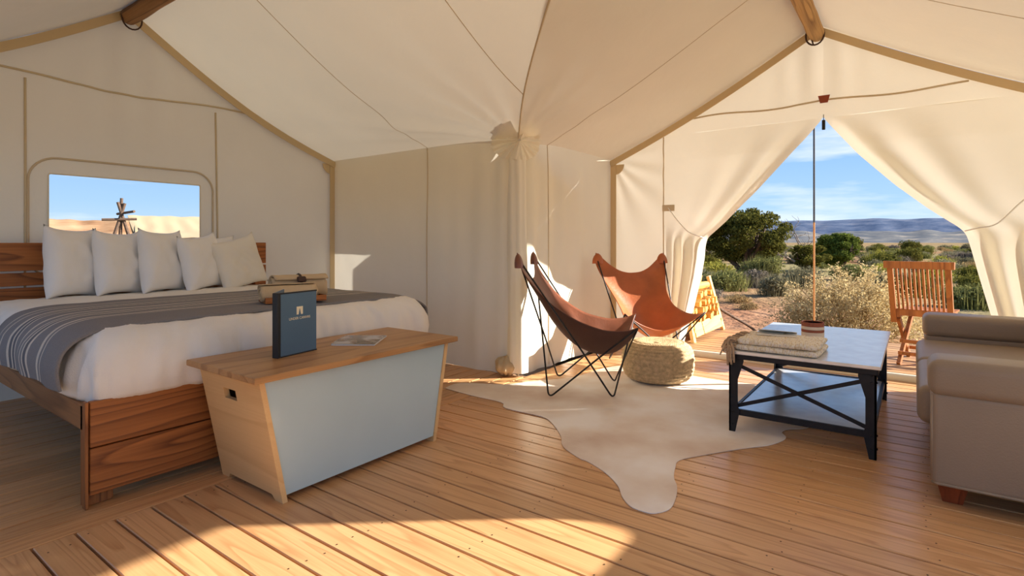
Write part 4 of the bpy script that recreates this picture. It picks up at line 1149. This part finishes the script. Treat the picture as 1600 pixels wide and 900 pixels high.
# ------------------------------------------------------------------ sofa
sofa = thing('sofa', (3.70, -.50, 0), 'taupe leather sofa with padded arms beside the coffee table', 'sofa')
def cushion(x0, x1, y0, y1, z0, z1, bev, seg=5, puff=0.0):
    bm = bmesh.new(); bmesh.ops.create_cube(bm, size=1)
    bmesh.ops.scale(bm, vec=(x1 - x0, y1 - y0, z1 - z0), verts=bm.verts)
    bmesh.ops.translate(bm, vec=((x0 + x1) / 2, (y0 + y1) / 2, (z0 + z1) / 2), verts=bm.verts)
    bmesh.ops.bevel(bm, geom=bm.edges[:], offset=bev, segments=seg, profile=.5, affect='EDGES')
    m = MB(); bm.verts.index_update(); m.add([v.co[:] for v in bm.verts], [[v.index for v in f.verts] for f in bm.faces]); bm.free(); return m
SF = -.055
part('base', cushion(2.80, 4.62, -1.02, SF - .02, .085, .25, .02), M['sofa'], sofa, smooth='auto')
for x0, x1, o_ in ((2.76, 2.96, -1), (4.46, 4.66, 1)):
    ar = part('arm', cushion(x0, x1, -1.02, SF, .080, .455, .025), M['sofa'], sofa, smooth='auto')
    part('arm_pad', cushion(x0 - .014, x1 + .014, -1.02, SF + .010, .435, .582, .042, 6), M['sofa'], sofa, smooth='auto')
    for zz in (.090,):
        xe = x0 if o_ < 0 else x1
        part('piping', MB().tube([(xe + (.004 if o_ < 0 else -.004), -1.0, zz), (xe + (.004 if o_ < 0 else -.004), SF - .02, zz), (xe + (.02 if o_ < 0 else -.02), SF - .004, zz)], .006, 6), M['piping'], ar, smooth=True)
    part('piping', MB().tube([(x0 + .012 if o_ < 0 else x1 - .012, SF - .004, .10), (x0 + .012 if o_ < 0 else x1 - .012, SF - .004, .44)], .005, 6), M['piping'], ar, smooth=True)
for x0, x1 in ((2.985, 3.715), (3.725, 4.445)):
    part('seat_cushion', cushion(x0, x1, -.80, SF + .045, .255, .425, .045, 6), M['sofa'], sofa, smooth='auto')
    part('back_cushion', cushion(x0, x1, -.98, -.72, .43, .80, .06, 6), M['sofa'], sofa, smooth='auto')
part('backrest', cushion(2.80, 4.62, -1.10, -.95, .085, .74, .04), M['sofa'], sofa, smooth='auto')
for x, y in ((2.86, SF - .07), (4.56, SF - .07), (2.86, -.98), (4.56, -.98)):
    m = MB(); a, b = .032, .052
    vs = [(x + i * a, y + j * a, 0) for i, j in ((-1, -1), (1, -1), (1, 1), (-1, 1))] + [(x + i * b, y + j * b, .086) for i, j in ((-1, -1), (1, -1), (1, 1), (-1, 1))]
    m.add(vs, [(3, 2, 1, 0), (4, 5, 6, 7), (0, 1, 5, 4), (1, 2, 6, 5), (2, 3, 7, 6), (3, 0, 4, 7)])
    part('leg', m, M['redleg'], sofa)

# ------------------------------------------------------------------ on the porch
# slatted teak folding chair, back towards the room
tc_ = thing('folding_chair', (6.02, -.06, DZ), 'slatted teak folding chair standing on the porch deck', 'chair', rz=math.radians(-12))
def bar(m, a, b, w, d, side=(0, 1, 0)):
    """rectangular bar from a to b; w along side, d across"""
    a, b = Vector(a), Vector(b); t = (b - a).normalized(); s = Vector(side); s = (s - t * s.dot(t)).normalized(); n = t.cross(s)
    vs = [p + s * (i * w / 2) + n * (j * d / 2) for p in (a, b) for i, j in ((-1, -1), (1, -1), (1, 1), (-1, 1))]
    return m.add(vs, [(3, 2, 1, 0), (4, 5, 6, 7), (0, 1, 5, 4), (1, 2, 6, 5), (2, 3, 7, 6), (3, 0, 4, 7)])
HW = .205
bt = lambda z: -.02 - (z - .42) * .30       # the back leans towards the room (local -x)
for sy in (-1, 1):
    # back stile runs on down to the front foot; the other leg crosses it
    part('back_stile', bar(MB(), (bt(.40), sy * HW, .36), (bt(.88), sy * HW, .88), .042, .028), M['teak'], tc_, world=False)
    part('leg', bar(MB(), (bt(.40) + .01, sy * (HW - .03), .40), (.36, sy * (HW - .03), 0), .028, .045), M['teak'], tc_, world=False)
    part('leg', bar(MB(), (.34, sy * (HW - .062), .44), (-.14, sy * (HW - .062), 0), .028, .045), M['teak'], tc_, world=False)
    part('seat_rail', bar(MB(), (-.04, sy * (HW - .035), .425), (.38, sy * (HW - .035), .445), .026, .035), M['teak'], tc_, world=False)
part('top_rail', bar(MB(), (bt(.875), -HW - .045, .880), (bt(.875), HW + .045, .880), .062, .034, (0, 0, 1)), M['teak'], tc_, world=False)
part('lower_rail', bar(MB(), (bt(.46), -HW, .455), (bt(.46), HW, .455), .060, .026, (0, 0, 1)), M['teak'], tc_, world=False)
for k in range(11):
    y = lerp(-HW + .045, HW - .045, k / 10)
    part('back_slat', bar(MB(), (bt(.48), y, .48), (bt(.86), y, .86), .016, .020), M['teak'], tc_, world=False)
for k in range(9):
    x = lerp(.0, .37, k / 8)
    part('seat_slat', bar(MB(), (x, -HW + .01, .455 + .01 * k / 8), (x, HW - .01, .455 + .01 * k / 8), .034, .014, (1, 0, 0)), M['teak'], tc_, world=False)
for x, z in ((-.10, .10), (-.045, .20), (.28, .10)):
    part('stretcher', bar(MB(), (x, -HW + .05, z), (x, HW - .05, z), .030, .020, (0, 0, 1)), M['teak'], tc_, world=False)

# firewood rack with split logs
rk = thing('firewood_rack', (6.45, 2.10, DZ), 'pale pine firewood rack on the porch beside the door', 'firewood rack')
for x in (-.50, .50):
    for sy in (-1, 1):
        part('leg', bar(MB(), (x + (.06 if x > 0 else -.06), sy * .20, 0), (x * .92, sy * .05, .66), .070, .035, (1, 0, 0)), M['pine'], rk, world=False)
    part('cross_piece', MB().box(x - .02, x + .02, -.20, .20, .10, .15), M['pine'], rk, world=False)
for sy in (-1, 1):
    part('side_board', MB().obox((0, sy * .185, .12), (.98, .022, .15), Matrix.Rotation(sy * .2, 3, 'X'), .003), M['pine'], rk, world=False)
part('bottom_board', MB().box(-.46, .46, -.13, .13, .155, .170), M['pine'], rk, world=False)
def split_log(L, r, seed):
    g = random.Random(seed); n = g.choice((4, 5, 6)); pts = []
    for k in range(n):
        a = 2 * pi * k / n + g.uniform(-.25, .25); q = r * g.uniform(.75, 1.05); pts.append((q * cos(a), q * sin(a)))
    m = MB(); vs = []
    for x, s in ((-L / 2, .96), (-L / 6, 1.0), (L / 5, 1.02), (L / 2, .95)):
        vs += [(x, p[0] * s, p[1] * s) for p in pts]
    fs = [tuple(range(n - 1, -1, -1)), tuple(3 * n + k for k in range(n))]
    for j in range(3):
        for k in range(n): fs.append((j * n + k, j * n + (k + 1) % n, (j + 1) * n + (k + 1) % n, (j + 1) * n + k))
    return m.add(vs, fs).mesh('firewood_log', M['fire'])
logs = [split_log(.34, .047, s) for s in range(6)]
kk = 0
for row in range(4):
    nx_ = (9, 9, 8, 7)[row]
    for col in range(nx_):
        o = link('firewood_log', logs[kk % 6], None, (6.45 + (col - (nx_ - 1) / 2) * .096 + rnd.uniform(-.006, .006), 2.10 + rnd.uniform(-.035, .035), DZ + .220 + row * .088))
        o.rotation_euler = (rnd.uniform(0, 6), 0, pi / 2 + rnd.uniform(-.06, .06)); o.scale = (1, rnd.uniform(.88, 1.0), rnd.uniform(.88, 1.0))
        tag(o, 'split yellow pine log stacked in the firewood rack', 'firewood', 'split logs in the firewood rack'); kk += 1
big = tag(link('firewood_log', MB().tube([(-.42, 0, 0), (-.1, .004, .003), (.2, 0, .002), (.42, 0, 0)], [.045, .047, .046, .044], 12).mesh('firewood_log', M['fire'], 'auto'), None, (6.45, 2.06, DZ + .555)), 'long round log lying on top of the firewood rack', 'firewood', 'split logs in the firewood rack')
stick = tag(part('stick', MB().tube(catmull([(7.05, 1.96, .22), (7.3, 1.86, .10), (7.62, 1.72, -.06), (8.0, 1.52, -.33)], 5), [.018] * 16, 8), M['bark'], None, smooth=True), 'thin dark stick propped against the deck edge by the firewood', 'stick')
pole = thing('porch_pole', (7.04, .912, DZ), 'slender upright porch pole, grey above and tan below', 'pole')
part('upper_pole', MB().tube([(0, 0, 1.30), (0, 0, 3.1)], .011, 10), M['metalpole'], pole, smooth='auto', world=False)
part('lower_pole', MB().tube([(0, 0, 0), (0, 0, 1.30)], .010, 10), M['tanpole'], pole, smooth='auto', world=False)

# ------------------------------------------------------------------ the desert
GZ = -0.35
def gz(x, y):
    d = math.hypot(x - 2, y - 1)
    a = smooth01((d - 8) / 20)
    return GZ + a * (.35 * nz(x * .035, y * .035, 2) + .10 * nz(x * .13, y * .13, 4)) + .03 * nz(x * .5, y * .5) * clamp((d - 5) / 4)
mb = MB()
rad = [0, 2, 4, 6, 8, 9, 10, 11, 12, 14, 16, 18, 20, 23, 26, 30, 35, 40, 48, 58, 70, 85, 105, 130, 160, 200, 260, 350, 500, 800, 1500, 4000]
NA = 150
vs = [(2 + r * cos(2 * pi * k / NA), 1 + r * sin(2 * pi * k / NA), gz(2 + r * cos(2 * pi * k / NA), 1 + r * sin(2 * pi * k / NA)) if r < 400 else GZ) for r in rad for k in range(NA)]
fs = [(j * NA + k, j * NA + (k + 1) % NA, (j + 1) * NA + (k + 1) % NA, (j + 1) * NA + k) for j in range(len(rad) - 1) for k in range(NA)]
tag(part('ground', mb.add(vs, fs), M['ground'], None, smooth=True, fix=False), 'red desert ground around the tent', kind='structure')

def hill(name, a0, a1, dist, depth, hfn, mat, label, cat, na=160, nd=14, seed=0):
    def f(u, v):
        a = math.radians(lerp(a0, a1, u)); d = dist + depth * v
        up = smooth01(v / .55) if v < .55 else 1 - .15 * (v - .55) / .45
        end = smooth01(u * 7) * smooth01((1 - u) * 7)
        h = hfn(a) * up * end * (1 + .06 * nz(a * 30, v * 5 + seed, 1))
        g = nz(a * 60, v * 6, seed) * .16 * hfn(a) * up * (1 - up)
        return (d * cos(a), d * sin(a), GZ - 1 + h + g)
    return tag(part(name, MB().grid(f, na, nd), mat, None, smooth=True), label, cat)
hill('mesa', -42, 62, 2300, 1400, lambda a: 100 + 5 * nz(a * 6, 1) + 3 * nz(a * 21, 4) + 8 * smooth01((-a + .35) * 3), M['mesa'], 'long flat-topped mesa on the horizon, haze put into its blue colour', 'mesa', 320, 20, 3)
hill('foothill', -40, 60, 1000, 700, lambda a: 24 + 12 * nz(a * 9, 7) + 6 * nz(a * 30, 8), M['foothill'], 'low scrubby grey foothills below the mesa', 'hill', 320, 16, 6)
hill('sandstone_hill', 62, 108, 95, 90, lambda a: 7.1 + .7 * nz(a * 14, 2) + .4 * nz(a * 50, 3), M['redhill'], 'orange sandstone hill seen through the bed window', 'hill', 160, 16, 9)

def leaves(m, c, rad3, n, size, g, shell=.55, flat=1.0):
    c = Vector(c)
    for _ in range(n):
        while True:
            d = Vector((g.uniform(-1, 1), g.uniform(-1, 1), g.uniform(-1, 1)))
            if .05 < d.length < 1: break
        d = d.normalized() * (shell + (1 - shell) * g.random()) 
        p = c + Vector((d.x * rad3[0], d.y * rad3[1], d.z * rad3[2]))
        a = Vector((g.gauss(0, 1), g.gauss(0, 1), g.gauss(0, 1))).normalized(); b = a.cross(Vector((g.gauss(0, 1), g.gauss(0, 1), g.gauss(0, 1)))).normalized()
        s = size * g.uniform(.6, 1.3)
        m.add([p - a * s, p + b * s * .55, p + a * s, p - b * s * .55], [(0, 1, 2, 3)])

def branchy(m, p, d, L, r, depth, g, tips, spread=.6, n=5):
    pts = [Vector(p)]; d = Vector(d).normalized()
    for k in range(n):
        d = (d + Vector((g.gauss(0, .18), g.gauss(0, .18), g.gauss(0, .12)))).normalized(); pts.append(pts[-1] + d * L / n)
    m.tube(pts, [lerp(r, r * .55, k / n) for k in range(n + 1)], 6 if r > .03 else 5)
    if depth == 0: tips.append(pts[-1]); return
    for k in range(g.choice((2, 3))):
        e = (d + Vector((g.gauss(0, spread), g.gauss(0, spread), g.gauss(.15, spread * .6)))).normalized()
        branchy(m, pts[-1] if k == 0 else pts[g.randint(2, n)], e, L * g.uniform(.6, .8), r * .55, depth - 1, g, tips, spread, n)

def juniper(name, loc, w, h, seed, mat, label, clumps, open_=True, trunk_h=.25, leaf=.05, per=260, cs=.20):
    g = random.Random(seed); t = thing(name, loc, label, 'tree', group='junipers beyond the porch')
    m = MB(); tips = []
    nb = 4 if open_ else 2
    for k in range(nb):
        a = 2 * pi * k / nb + g.uniform(-.3, .3)
        branchy(m, (0.06 * cos(a), .06 * sin(a), 0), (cos(a) * .45, sin(a) * .45, 1), h * .38, .05 * h, 2, g, tips, .55)
    link('trunk', m.mesh('trunk', M['bark'], True), t)
    m = MB()
    for k in range(clumps):
        while True:
            d = Vector((g.uniform(-1, 1), g.uniform(-1, 1), g.uniform(-.9, 1)))
            if d.length < 1: break
        if g.random() < .8: d = d.normalized() * g.uniform(.62, .95)
        zc = h * (.56 + .40 * d.z)
        if zc < h * trunk_h: zc = h * g.uniform(trunk_h, .5)
        f = 1.0 if zc > h * .35 else .85
        r = cs * h * g.uniform(.6, 1.1)
        leaves(m, (d.x * w / 2 * f * .88, d.y * w / 2 * f * .88, min(zc, h - r * .6)), (r * 1.15, r * 1.15, r * .8), per, leaf, g, .5)
    link('foliage', m.mesh('foliage', mat), t)
    return t
juniper('juniper_tree', (26.0, 6.15, gz(26, 6.15)), 4.1, 2.85, 11, M['juniper'], 'large spreading juniper tree seen through the doorway, left of the pole', 84, True, .14, .060, 330, .150)
juniper('juniper_tree', (29.6, 2.84, gz(29.6, 2.84)), 1.9, 1.85, 12, M['juniper2'], 'dense round bright green juniper right of the pole', 60, False, .04, .050, 260, .15)
juniper('juniper_tree', (27.3, 3.72, gz(27.3, 3.72)), 1.7, 1.35, 13, M['juniper'], 'low dark juniper just behind the pole', 26, False, .10, .050, 220, .19)
juniper('juniper_tree', (44, 4.05, gz(44, 4.05)), 2.9, 2.1, 14, M['juniper'], 'dark juniper further back, right of the round juniper', 30, False, .10, .07, 200, .18)
juniper('juniper_tree', (31, 9.4, gz(31, 9.4)), 2.6, 1.9, 15, M['juniper'], 'dark juniper half hidden by the left door flap', 28, False, .12, .06, 200, .18)
g = random.Random(5); m = MB(); tips = []
for k in range(3): branchy(m, (0, 0, 0), (g.uniform(-.4, .4), g.uniform(-.9, .9), 1), 1.15, .075, 3, g, tips, .75)
tag(link('dead_tree', m.mesh('dead_tree', M['deadwood'], True), None, (35.5, 5.35, gz(35.5, 5.35) - .05)), 'bare dead tree with twisted grey branches behind the pole', 'tree')

# big pale shrub right behind the deck
g = random.Random(21)
ps = thing('dry_shrub', (8.95, .72, gz(8.95, .72)), 'large pale straw-coloured shrub just beyond the deck', 'shrub')
m = MB(); tips = []; ml = MB()
for k in range(60):
    a = g.uniform(0, 2 * pi); q = g.uniform(0, 1) ** .6
    branchy(m, (.22 * q * cos(a), .22 * q * sin(a), 0), (cos(a) * .95 * q, sin(a) * 1.15 * q, 1.0 - .3 * q), g.uniform(.34, .52), .010, 2, g, tips, .42, 4)
link('twigs', m.mesh('twigs', M['drygrass'], True), ps)
for p in tips:
    if p.z < .02: continue
    leaves(ml, p, (.10, .12, .10), 30, .018, g, .1)
for k in range(150):
    a = g.uniform(0, 2 * pi); q = g.uniform(.1, 1) ** .5
    leaves(ml, (.66 * q * cos(a), .88 * q * sin(a), .12 + g.random() * .78 * (1 - q * q * .7)), (.14, .16, .12), 60, .017, g, .1)
link('leaves', ml.mesh('leaves', M['pale']), ps)

# brush: a few meshes, shared by many individual shrubs
def shrub_mesh(name, mat, seed, n, size, w=1.0, h=.62, lumps=9, upright=False):
    g = random.Random(seed); m = MB()
    for k in range(lumps):
        a = g.uniform(0, 2 * pi); q = g.uniform(0, .62)
        r = g.uniform(.20, .34)
        leaves(m, (q * cos(a) * w * .5 / .62 * .8, q * sin(a) * w * .5 / .62 * .8, h * g.uniform(.25, .62)), (r * w * .9, r * w * .9, h * .36), n // lumps, size, g, .35)
    for k in range(n // 5):
        a = g.uniform(0, 2 * pi); q = g.uniform(.0, .42) ; b = Vector((q * cos(a), q * sin(a), 0)); 
        tip = Vector((b.x * 1.35 + g.gauss(0, .03), b.y * 1.35 + g.gauss(0, .03), h * g.uniform(.7, 1.08) * (1 - .9 * q * q / .2 * .25)))
        s = Vector((-sin(a), cos(a), 0)) * size * .25
        m.add([b - s, b + s, tip], [(0, 1, 2)])
    return m.mesh(name, mat)
kinds = {
    'sage': [shrub_mesh('sagebrush', M['sage'], s, 1500, .040) for s in (1, 2, 3)],
    'green': [shrub_mesh('green_brush', M['sageg'], s, 1500, .038, 1, .55) for s in (4, 5)],
    'yellow': [shrub_mesh('rabbitbrush', M['sagey'], s, 1000, .040, 1, .60) for s in (6, 7)],
    'purple': [shrub_mesh('grey_brush', M['sagep'], s, 1400, .036, 1, .5) for s in (8, 9)],
    'dry': [shrub_mesh('dry_grass_clump', M['drygrass'], s, 700, .034, 1, .42) for s in (10, 11)],
    'dark': [shrub_mesh('dark_brush', M['juniper'], s, 1500, .045, 1, .68) for s in (12, 13)],
}
def shrub(kind, x, y, size, label, group, hz=1.0):
    me = rnd.choice(kinds[kind])
    o = link({'sage': 'sagebrush', 'green': 'green_brush', 'yellow': 'rabbitbrush', 'purple': 'grey_brush', 'dry': 'grass_clump', 'dark': 'dark_brush'}[kind], me, None, (x, y, gz(x, y) - .02))
    o.scale = (size, size, size * hz); o.rotation_euler = (0, 0, rnd.uniform(0, 6.28))
    return tag(o, label, 'shrub' if kind != 'dry' else 'grass', group)
named = [
    ('green', 16.5, 4.35, 1.35, 'broad green brush on the red soil, right of the firewood rack', .95),
    ('sage', 15.6, 2.95, 1.05, 'olive sagebrush in front of the low dark juniper', 1.0),
    ('purple', 18.2, 3.9, 1.2, 'purple-grey brush below the large juniper', 1.0),
    ('sage', 18.7, 2.8, 1.3, 'grey-green sagebrush left of the pole', .9),
    ('green', 22.4, 4.7, 1.5, 'rounded pale green brush at the foot of the large juniper', 1.1),
    ('green', 22.9, 1.75, 1.5, 'green mound of brush below the round juniper', .8),
    ('yellow', 36, 1.55, 1.35, 'small bright yellow-green bush standing alone on the plain', 1.4),
    ('purple', 13.6, 4.1, .8, 'small grey brush near the firewood rack', .9),
    ('dry', 13.4, 3.35, .75, 'dry grass tuft on the bare red soil', .8),
    ('dry', 12.2, 2.85, .55, 'smaller dry grass tuft nearer the deck', .8),
    ('dark', 25.2, -1.8, 1.3, 'dark brush right of the folding chair back', .8),
    ('green', 15.2, -1.0, 1.35, 'green brush just behind the right deck edge', .8),
    ('sage', 20.2, .55, 1.2, 'grey sagebrush behind the folding chair', .9),
    ('dark', 20.8, -1.35, 1.0, 'low dark brush above the deck edge on the right', .8),
]
for k_, x, y, s, lab, hz in named: shrub(k_, x, y, s, lab, 'brush near the porch', hz)
taken = [(n[1], n[2], n[3]) for n in named] + [(26, 6.15, 4.2), (29.6, 2.84, 1.2), (27.1, 3.95, 1.1), (44, 4.05, 1.6), (8.95, .72, 2.0), (31, 9.4, 1.5)]
labs = {'sage': ('grey-green sagebrush among many on the distant plain', 'sagebrush scattered over the plain'), 'green': ('low green brush among many on the distant plain', 'green brush scattered over the plain'),
        'yellow': ('yellow-green rabbitbrush among many on the distant plain', 'rabbitbrush scattered over the plain'), 'purple': ('purplish grey brush among many on the distant plain', 'grey brush scattered over the plain'),
        'dry': ('dry straw-coloured grass clump among many on the plain', 'dry grass clumps scattered over the plain'), 'dark': ('dark evergreen brush among many on the distant plain', 'dark brush scattered over the plain')}
cnt = 0; tries = 0
while cnt < 285 and tries < 20000:
    tries += 1
    ang = math.radians(rnd.uniform(-9, 24)); d = 17 + 113 * rnd.random() ** 1.15
    x, y = d * cos(ang), d * sin(ang)
    if d < 24 and ang > math.radians(5) and ang < math.radians(17) and rnd.random() < .6: continue
    s = rnd.uniform(.7, 1.3) * (1 + d / 150)
    if any(math.hypot(x - a, y - b) < (s + c) * .56 for a, b, c in taken): continue
    k_ = rnd.choices(list(labs), (5, 4, 1.6, 3, 2.5, 2.6))[0]
    if k_ == 'dark': s *= 1.35
    taken.append((x, y, s)); shrub(k_, x, y, s, labs[k_][0], labs[k_][1], rnd.uniform(.7, 1.0)); cnt += 1

# ------------------------------------------------------------------ seen through the bed window
nt = thing('canvas_tent', (11.1, 32.5, GZ), 'neighbouring cream canvas tent seen through the bed window', 'tent', rz=math.radians(-18))
def ntp(sy):
    return lambda u, v: (lerp(0, 7.5, u) + (.35 * v if u < .5 else 0), sy * lerp(.02, 2.1, v), 2.76 - 1.15 * v - .12 * sin(pi * v) + .05 * nz(u * 14, v * 5, 3) + .03 * sin(u * 60) * math.exp(-((v - .4) / .3) ** 2))
part('roof_slope', MB().grid(ntp(-1), 50, 14), M['tentcloth'], nt, smooth=True, world=False); part('roof_slope', MB().grid(ntp(1), 30, 8), M['tentcloth'], nt, smooth=True, world=False)
for sy in (-1, 1): part('side_wall', MB().box(0.3, 7.4, sy * 2.0 - .01, sy * 2.0 + .01, 0, 1.62), M['tentcloth'], nt, world=False)
for x in (.3, 7.4): part('end_wall', MB().prism([(-2.0, 0), (2.0, 0), (2.0, 1.60), (0, 2.70), (-2.0, 1.60)], 'x', x - .01, x + .01), M['tentcloth'], nt, world=False)
pf_ = thing('pole_frame', (10.2, 30.6, GZ), 'crossed dark wooden poles beside the neighbouring tent', 'pole frame', rz=math.radians(-24))
for a, b in (((-.75, 0, 0), (.14, 0, 3.25)), ((.75, 0, 0), (-.14, 0, 3.3)), ((-.1, .1, 0), (0, .1, 3.5))):
    part('pole', MB().tube([a, b], [.085, .065], 8), M['bark'], pf_, smooth='auto', world=False)
for a, b in (((-.75, -.1, 2.45), (.62, -.1, 2.5)), ((-.55, -.1, 1.35), (.75, -.1, 1.35)), ((-.2, .4, 2.75), (.55, -.5, 2.85))):
    part('cross_pole', MB().tube([a, b], .06, 8), M['bark'], pf_, smooth='auto', world=False)
